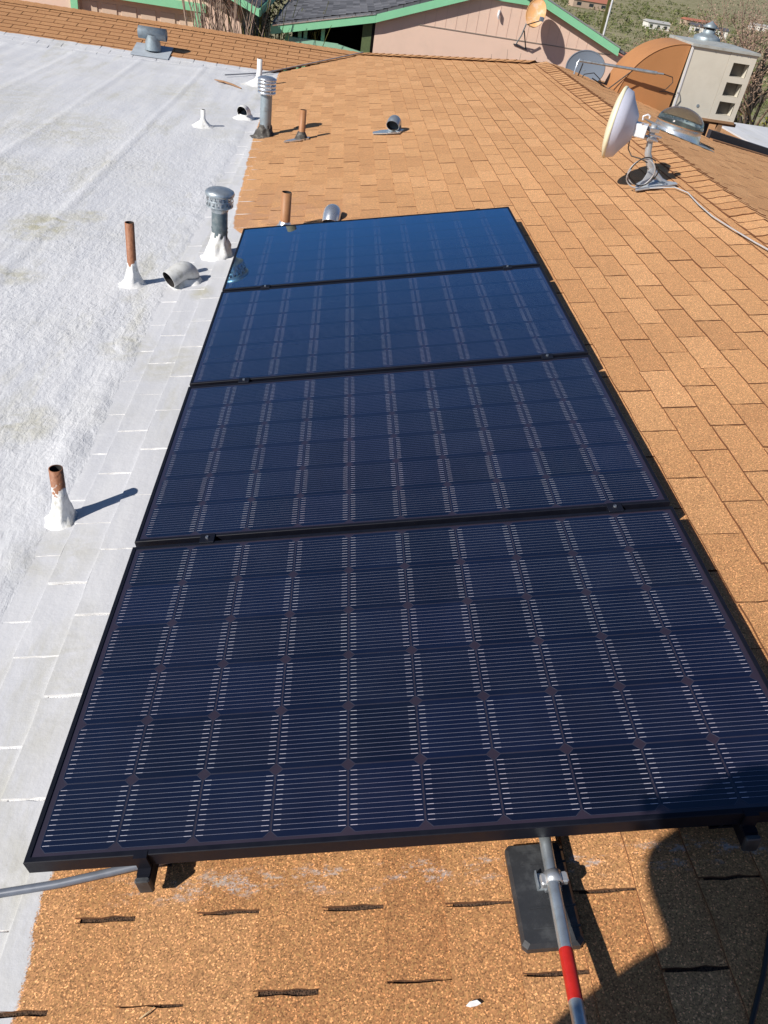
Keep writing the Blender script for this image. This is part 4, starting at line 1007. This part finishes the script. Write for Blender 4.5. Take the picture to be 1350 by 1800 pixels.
    m = MB(); m.bbox((-.035, -.05, -.03), (.035, .05, .04), .008, mat=Matrix.Translation(Vector((4.20, Y - .78, .64)) - O)); m.build('receiver', M['dishblue'], t2)
build_neighbour()

def build_garage():
    Y = 16.8
    t = thing('pink_garage', 'pink garage with a cream panelled door framed in mint green trim, top left', 'garage', (-4, 20, GZ))
    wp = lambda mb, name, mats, **kw: world_part(mb, name, mats, t, **kw)
    dx0, dx1, dz = -4.50, -2.30, -.16
    m = MB(); m.box((-9, Y, GZ), (dx0, Y + .2, 1.2)); m.box((dx1, Y, GZ), (-1.42, Y + .2, .05)); m.box((dx0, Y, dz), (dx1, Y + .2, 1.2))
    m.prism([(dx1, Y, .05), (-1.42, Y, .05), (dx1, Y, .45)], (0, .2, 0)); m.box((-1.62, Y + .2, GZ), (-1.42, Y + 7, .02)); wp(m, 'wall', M['stucco'])
    m = MB(); m.box((dx0 - .13, Y - .04, GZ), (dx0 - .0, Y - .002, dz + .12)); wp(m, 'door_trim', M['green'])
    m = MB(); m.box((dx1 - .02, Y - .04, GZ), (dx1 + .11, Y - .002, dz - .005)); wp(m, 'door_trim', M['green'])
    m = MB(); m.box((dx0, Y - .06, dz), (dx1 + .20, Y - .004, dz + .135)); wp(m, 'door_lintel', M['green'])
    d = MB(); d.box((dx0, Y + .12, GZ), (dx1, Y + .15, dz)); dd = wp(d, 'garage_door', M['door'])
    for r_ in range(5):
        for c_ in range(6):
            w_ = (dx1 - dx0) / 6; x = dx0 + w_ * c_ + .04; z = dz - .03 - (r_ + 1) * .42
            m = MB(); m.bbox((0, 0, 0), (w_ - .08, .34, .018), .008, mat=Matrix.Translation((x, Y + .12, z)) @ Matrix.Rotation(R(90), 4, 'X')); link('door_panel', m.mesh('door_panel', M['door']), dd)
    # gable roof corner coming down on the right
    m = MB(); m.prism([(-4.2, Y - .45, 1.22), (-1.06, Y - .45, .055), (-1.06, Y - .45, .11), (-4.2, Y - .45, 1.275)][::-1], (0, 8, 0)); wp(m, 'roof', M['greyshingle'])
    m = MB(); m.prism([(-4.2, Y - .48, 1.12), (-1.05, Y - .48, -.045), (-1.05, Y - .48, .075), (-4.2, Y - .48, 1.24)][::-1], (0, .03, 0)); wp(m, 'fascia', M['green'])
    m = MB(); m.box((-1.06, Y - .45, -.05), (-1.03, Y + 7, .09)); wp(m, 'eave_board', M['green'])
    m = MB(); m.box((-2.22, Y - .008, .02), (-1.5, Y - .002, .032)); wp(m, 'joint_line', M['soffit'])
build_garage()

# ------------------------------------------------------------------ plants
def leafmat(name, c0, c1):
    k = N(name); ri = k.new('ShaderNodeNewGeometry').outputs['Random Per Island']; p = k.pos()
    c = k.mix(ri, c0, c1); c = k.mix(k.range(k.noise(p, .05, 3), .35, .65), c, k.mix(1, c, (1.25, 1.1, .9), 'MULTIPLY')); return k.fin(c, .8, spec=.15)
def scrub_mat():
    k = N('scrub_leaf'); p = k.pos(); ri = k.new('ShaderNodeNewGeometry').outputs['Random Per Island']
    c = k.mix(k.range(k.noise(p, .22, 2), .38, .62), (.065, .092, .030), (.23, .25, .105)); c = k.mix(k.range(k.noise(p, .13, 2), .58, .70), c, (.30, .25, .16))
    c = k.mix(k.math('MULTIPLY', ri, .5), c, k.mix(1, c, (.5, .5, .5), 'MULTIPLY')); return k.fin(c, .85, spec=.1)
M['bark'] = plain('bark', (.07, .055, .045), .9, var=.4, scale=12); M['twig'] = plain('dry_twig', (.33, .25, .20), .9, var=.3, scale=8)
M['leaf_olive'] = leafmat('olive_leaf', (.045, .06, .02), (.12, .125, .045)); M['leaf_yellow'] = leafmat('yellow_leaf', (.12, .15, .02), (.30, .30, .05))
M['leaf_dry'] = leafmat('dry_leaf', (.20, .145, .12), (.34, .26, .22)); M['scrub'] = scrub_mat()
def grow(mb, p, d, L, r, depth, rn, spread=.55, tips=None, droop=0.0):
    pts = [p]; q = p
    for i in range(3):
        d = (d + Vector((rn.uniform(-.18, .18), rn.uniform(-.18, .18), rn.uniform(-.08, .12) - droop))).normalized(); q = q + d * L / 3; pts.append(q)
    mb.tube(pts, [r, r * .85, r * .72, r * .6], 5 if depth < 2 else 4, caps=False)
    if tips is not None and depth <= 1: tips += pts[1:]
    if depth <= 0: return
    for i in range(rn.choice((2, 3, 3))):
        dd = (d + Vector((rn.uniform(-1, 1), rn.uniform(-1, 1), rn.uniform(-.5, .8))) * spread).normalized(); grow(mb, pts[rn.choice((2, 3))], dd, L * rn.uniform(.62, .85), r * .58, depth - 1, rn, spread, tips, droop)
def leaves(mb, c, rad, n, s, rn, flat=1.0):
    for i in range(n):
        v = Vector((rn.gauss(0, 1), rn.gauss(0, 1), rn.gauss(0, 1) * flat)) * rad * .5 + c; a = Vector((rn.uniform(-1, 1), rn.uniform(-1, 1), rn.uniform(-1, 1))).normalized() * s; b = Vector((rn.uniform(-1, 1), rn.uniform(-1, 1), rn.uniform(-1, 1))).normalized() * s
        mb.add([v - a, v + b * .6, v + a, v - b * .6], [(0, 1, 2, 3)])
# bare mesquite at the right, behind the cooler
def bare_tree(x, y, z, H, seed, lab):
    t = thing('bare_tree', lab, 'tree', (x, y, z), None, 'leafless trees right of the cooler'); rn = random.Random(seed); tips = []
    mb = MB(); 
    for k in range(3):
        grow(mb, Vector((0, 0, 0)), Vector((rn.uniform(-.7, .7), rn.uniform(-.4, .4), 1)).normalized(), H * .34, H * .030, 2, rn, .6)
    mb.build('trunk', M['bark'], t)
    mb = MB(); tips = []
    for k in range(9):
        a = rn.uniform(0, 6.28); grow(mb, Vector((math.cos(a) * H * .15, math.sin(a) * H * .15, H * rn.uniform(.3, .45))), Vector((math.cos(a) * .7, math.sin(a) * .7, .8)).normalized(), H * .26, H * .010, 3, rn, .75, tips)
    for p_ in tips: leaves(mb, p_, .45, 8, .032, rn)
    mb.build('crown', M['leaf_dry'], t)
bare_tree(13.6, 25.0, -3.15, 4.1, 3, 'leafless brown tree with a dark forked trunk by the right edge'); bare_tree(16.2, 31.0, -3.15, 5.0, 8, 'bare brown tree farther behind the forked one at the right edge'); bare_tree(13.2, 33.0, -3.2, 3.2, 15, 'low pinkish brown leafless thicket seen past the cooler corner')
def shrub(x, y, z, r, h, mat, lab, seed, n=1500, s=.05, group='shrubs behind the roofs'):
    t = thing('shrub', lab, 'shrub', (x, y, z), None, group); rn = random.Random(seed); mb = MB()
    for k in range(6): grow(mb, Vector((rn.uniform(-.1, .1), rn.uniform(-.1, .1), 0)), Vector((rn.uniform(-.6, .6), rn.uniform(-.6, .6), 1)).normalized(), h * .45, .02, 1, rn)
    mb.build('stem', M['bark'], t)
    mb = MB()
    for k in range(14): leaves(mb, Vector((rn.uniform(-1, 1) * r * .7, rn.uniform(-1, 1) * r * .7, h * rn.uniform(.35, .95))), r * .5, n // 14, s, rn)
    mb.build('foliage', mat, t)
shrub(11.9, 24.5, -3.15, 1.1, 1.5, M['leaf_yellow'], 'bright yellow green shrub at the corner of the cooler', 1); shrub(13.9, 24.2, -3.15, 1.0, 1.35, M['leaf_yellow'], 'yellow green shrub at the foot of the forked bare tree', 2)
shrub(13.0, 27, -3.15, .8, 1.5, M['leaf_olive'], 'small dark green shrub between the two yellow green ones', 4)
shrub(-.55, 18.6, -3.15, .75, 2.9, M['leaf_olive'], 'olive green bush beside the mint porch', 5, 2200, .045)
shrub(-1.05, 21.5, -3.15, .9, 3.6, M['leaf_dry'], 'dry brown bush in the gap between the two pink buildings', 6, 1500, .045)
def canes(x, y, lab, seed, n=26, h=3.1, mat='twig', spread=.5, kinds='bare shrubs by the pink walls'):
    t = thing('bare_shrub', lab, 'shrub', (x, y, GZ), None, kinds); rn = random.Random(seed); mb = MB()
    for i in range(n):
        b = Vector((rn.uniform(-.35, .35), rn.uniform(-.25, .25), 0)); lean = Vector((rn.uniform(-1, 1) * spread, rn.uniform(-1, 1) * spread * .5, h * rn.uniform(.75, 1.08)))
        pts = [b + lean * s + Vector((rn.uniform(-.03, .03), 0, 0)) + Vector((lean.x * .35 * s * s, 0, 0)) for s in (0, .3, .6, .8, 1)]
        mb.tube(pts, [.016, .013, .011, .008, .004], 4, caps=False)
        for k in range(4):
            a = pts[rn.choice((1, 2, 3))]; mb.tube([a, a + Vector((rn.uniform(-.25, .25), rn.uniform(-.1, .1), rn.uniform(.2, .5)))], [.007, .003], 3, caps=False)
    mb.build('canes', M[mat], t)
canes(-1.75, 16.2, 'tall leafless shrub of upright canes in front of the pink garage wall', 2, 44, 4.1); canes(-.95, 16.9, 'greenish thicket of thin stems in front of the garage corner', 9, 40, 3.6, 'leaf_olive', .7)
canes(4.05, 16.3, 'small pale dry weed rising behind the ridge end against the pink wall', 11, 16, 3.05, 'twig', .35)

# desert scrub covering the valley floor: too many to count
def scrub():
    rn = random.Random(12); mb = MB(); 
    for i in range(6500):
        d = 45 + 900 * rn.random() ** 1.5; b = R(rn.uniform(8, 42)); x = d * math.sin(b); y = d * math.cos(b)
        if noise.noise(Vector((x / 35, y / 35, 2))) < -.22: continue
        if d < 80: continue
        z = ground_z(x, y); s = rn.uniform(.9, 2.4) * (1.5 if rn.random() < .25 else 1); lf = max(.055, min(.30, d * .00062)); n = int(max(15, min(210, 1.1 / lf ** 2)))
        for k in range(n):
            v = Vector((x, y, z)) + Vector((rn.gauss(0, .42), rn.gauss(0, .42), abs(rn.gauss(.35, .30)))) * s
            q = s * lf; a = Vector((rn.uniform(-1, 1), rn.uniform(-1, 1), rn.uniform(-1, 1))) * q; e = Vector((rn.uniform(-1, 1), rn.uniform(-1, 1), rn.uniform(-1, 1))) * q
            mb.add([v - a, v + e, v + a], [(0, 1, 2)])
    mb.build('desert_scrub', M['scrub'], label='grey green desert scrub spread over the valley floor', cat='scrub', kind='stuff')
scrub()
def far_house(x, y, w_, d_, h, wall, roof, lab, pitch=.25, wins=3, yaw=0):
    z = ground_z(x, y) - .3; t = thing('distant_house', lab, 'house', (x, y, z), (0, 0, yaw), 'distant houses in the desert valley')
    mb = MB(); mb.box((-w_ / 2, -d_ / 2, 0), (w_ / 2, d_ / 2, h)); mb.build('wall', wall, t)
    mb = MB(); o = .5; rp = [(-w_ / 2 - o, -d_ / 2 - o, h + .02), (w_ / 2 + o, -d_ / 2 - o, h + .02), (w_ / 2 + o, d_ / 2 + o, h + .02), (-w_ / 2 - o, d_ / 2 + o, h + .02), (-w_ / 2 - o, 0, h + pitch * d_ / 2), (w_ / 2 + o, 0, h + pitch * d_ / 2)]
    mb.add(rp, [(0, 1, 5, 4), (2, 3, 4, 5), (0, 4, 3), (1, 2, 5), (3, 2, 1, 0)]); mb.build('roof', roof, t)
    for i in range(wins):
        mb = MB(); a = -w_ / 2 + w_ * (i + .3) / wins; mb.box((a, -d_ / 2 - .06, h * .3), (a + w_ / wins * .35, -d_ / 2 - .01, h * .75)); mb.build('window', M['glass_dark'], t)
WH = plain('house_white', (.72, .70, .66), .8, scale=.5); RB = plain('roof_dark', (.10, .10, .12), .8, scale=.5); RT = plain('roof_red', (.42, .16, .10), .8, scale=.5); TN = plain('house_tan', (.45, .34, .26), .8, scale=.5); RG = plain('roof_pale', (.45, .45, .44), .7, scale=.5)
for a in [(187, 455, 18, 9, 3.4, WH, RB, 'long white house with a dark roof high at the top right'), (150, 428, 11, 7, 3.2, WH, RG, 'small white house left of the long white one'),
          (222, 560, 20, 9, 4, TN, RT, 'tan house with a reddish roof above the long white one'), (172, 640, 24, 10, 4, TN, RT, 'tan house near the top edge of the valley view'),
          (140, 520, 22, 9, 3.5, TN, RT, 'low terracotta house at the top edge left of the white houses'), (62, 204, 9, 6, 3.1, TN, RT, 'red roofed house just past the mint green rake'),
          (300, 640, 16, 9, 4, WH, RG, 'pale house far away by the right edge')]:
    far_house(*a, yaw=rnd.uniform(-.3, .1))
t = thing('utility_pole', 'thin pale pole rising above the mint green rake', 'pole', (8.35, 26.0, GZ)); mb = MB(); mb.tube([(0, 0, 0), (0, 0, 5.6)], .032, 8); mb.build('shaft', M['white_metal'], t)
mb = MB(); mb.box((-.13, -.03, 0), (-.06, .03, 5.6)); mb.build('side_post', M['leaf_olive'], t)

# ------------------------------------------------------------------ the photographer, whose shadow falls on the panel
def skin_chain(name, joints, edges, mat, parent, root=0, sub=2):
    me = bpy.data.meshes.new(name); me.from_pydata([j[0] for j in joints], edges, []); me.materials.append(mat)
    o = link(name, me, parent); m = o.modifiers.new('skin', 'SKIN'); m.use_smooth_shade = True
    for i, j in enumerate(joints): r_ = j[1]; me.skin_vertices[0].data[i].radius = r_ if isinstance(r_, tuple) else (r_, r_)
    me.skin_vertices[0].data[root].use_root = True
    s_ = o.modifiers.new('sub', 'SUBSURF'); s_.levels = sub; s_.render_levels = sub; return o
def build_person():
    bx, by = -.05, -1.26
    t = thing('person', 'person in jeans and a dark shirt standing at the panel holding a phone out', 'person', (bx, by, -.14), (0, 0, R(25))); t.scale = (1, 1, 1.045)
    SK = plain('skin', (.46, .27, .19), .5, world=False); SH = plain('dark_shirt', (.04, .05, .09), .85); JN = plain('jeans', (.05, .07, .13), .9); HR = plain('hair', (.04, .025, .015), .7)
    J = [((0, .02, .93), (.155, .120)), ((0, .065, 1.10), (.150, .118)), ((0, .065, 1.28), (.165, .112)), ((0, .055, 1.42), (.150, .095)), ((0, .09, 1.49), (.056, .056)), ((0, .20, 1.555), (.092, .105)), ((0, .19, 1.67), (.084, .096)),
         ((-.18, -.02, 1.41), .062), ((-.25, -.14, 1.12), .046), ((-.24, -.04, .90), .036), ((-.23, .0, .84), .028),
         ((.19, .02, 1.38), .062), ((.40, .15, 1.27), .048), ((.56, .11, 1.50), .038), ((.62, .10, 1.68), .027),
         ((-.10, -.12, .86), .095), ((-.12, .0, .50), .065), ((-.13, -.06, .10), .045), ((.10, -.11, .86), .095), ((.11, .10, .50), .066), ((.10, .06, .10), .045)]
    E_2 = [(0, 1), (1, 2), (2, 3), (3, 4), (4, 5), (5, 6), (3, 7), (7, 8), (8, 9), (9, 10), (3, 11), (11, 12), (12, 13), (13, 14), (0, 15), (15, 16), (16, 17), (0, 18), (18, 19), (19, 20)]
    skin_chain('body', J, E_2, SK, t)
    J2 = [(J[0][0], (.168, .128)), (J[1][0], (.160, .125)), (J[2][0], (.172, .120)), ((0, .055, 1.43), (.152, .098)), (J[7][0], .072), ((-.245, -.13, 1.14), .058), (J[11][0], .080), ((.39, .15, 1.28), .078), ((-.242, -.06, .95), .046), ((.55, .115, 1.48), .056)]
    skin_chain('shirt', J2, [(0, 1), (1, 2), (2, 3), (3, 4), (4, 5), (3, 6), (6, 7), (5, 8), (7, 9)], SH, t)
    J3 = [((0, -.12, .95), (.165, .125)), ((-.10, -.12, .84), .108), ((-.12, .0, .50), .078), ((-.13, -.06, .08), .062), ((.10, -.11, .84), .108), ((.11, .10, .50), .078), ((.10, .06, .08), .062)]
    skin_chain('trousers', J3, [(0, 1), (1, 2), (2, 3), (0, 4), (4, 5), (5, 6)], JN, t)
    for x, y in ((-.13, -.04), (.10, .10)):
        m = MB(); m.bbox((x - .045, y - .09, .0), (x + .045, y + .19, .075), .02); m.build('shoe', M['blackplastic'], t)
    m = MB(); m.lathe([(.112, .0), (.115, .008), (.104, .02), (.102, .05), (.09, .085), (.05, .105), (.0005, .11)], 28, mat=Matrix.Translation((0, .175, 1.70))); m.build('shadow_hat', SH, t)  # hat added out of view to extend the head's shadow
    HD = Vector((0, .14, -.035))
    m = MB(); m.lathe([(.088 * math.cos(R(a)), .112 * math.sin(R(a))) for a in range(-20, 90, 12)] + [(.0005, .112)], 24, mat=Matrix.Translation(Vector((0, .075, 1.66)) + HD)); m.build('hair', HR, t)
    # face
    m = MB(); m.tube([(0, .170, 1.655), (0, .198, 1.615), (0, .178, 1.605)], [.010, .016, .010], 8); m.build('nose', SK, t).location = HD
    for s_ in (-1, 1):
        m = MB(); m.lathe([(.0005, -.012), (.012, 0), (.0005, .012)], 10, mat=Matrix.Translation((s_ * .032, .166, 1.65))); m.build('eye', M['white_metal'], t).location = HD
        m = MB(); m.lathe([(.0006, -.032), (.012, -.02), (.016, 0), (.012, .022), (.0006, .032)], 10, mat=Matrix.Translation((s_ * .086, .075, 1.63))); m.build('ear', SK, t).location = HD
    m = MB(); m.tube([(-.024, .168, 1.565), (0, .174, 1.563), (.024, .168, 1.565)], .006, 6); m.build('mouth', plain('lips', (.35, .12, .10), .5), t).location = HD
    # hand round the phone
    hb = Vector((.62, .10, 1.68))
    for side, w0, dx in ((1, hb, 0), (-1, Vector((-.23, .0, .84)), 0)):
        pal = skin_chain('hand', [(w0, .026), (w0 + Vector((.005 * side, -.005, .045 * side)), (.036, .017)), (w0 + Vector((.008 * side, -.008, .085 * side)), (.038, .014))], [(0, 1), (1, 2)], SK, t)
        for k, L in enumerate((.070, .078, .072, .058)):
            b0 = w0 + Vector((-.028 + .019 * k, -.008, .090 * side)); pts = [b0, b0 + Vector((0, .018, L * .45 * side)), b0 + Vector((0, .036, L * .62 * side)), b0 + Vector((0, .030, L * .42 * side))] if side > 0 else [b0, b0 + Vector((0, .004, -L * .40)), b0 + Vector((0, .014, -L * .72)), b0 + Vector((0, .028, -L * .95))]
            skin_chain('finger', [(p_, .0085 - .0008 * i) for i, p_ in enumerate(pts)], [(0, 1), (1, 2), (2, 3)], SK, t, sub=1)
        b0 = w0 + Vector((-.032 * side, 0, .035 * side)); skin_chain('thumb', [(b0, .011), (b0 + Vector((-.022 * side, .016, .028 * side)), .010), (b0 + Vector((-.014 * side, .024, .058 * side)), .0085)], [(0, 1), (1, 2)], SK, t, sub=1)
    ph = thing('phone', 'black phone held up by the photographer', 'phone', (.470, -.905, 1.66)); m = MB(); m.bbox((-.036, -.004, -.075), (.036, .004, .075), .006); m.build('case', M['blackplastic'], ph)
    m = MB(); m.box((-.033, -.0055, -.071), (.033, -.0045, .071)); m.build('screen', M['glass_dark'], ph)
build_person()
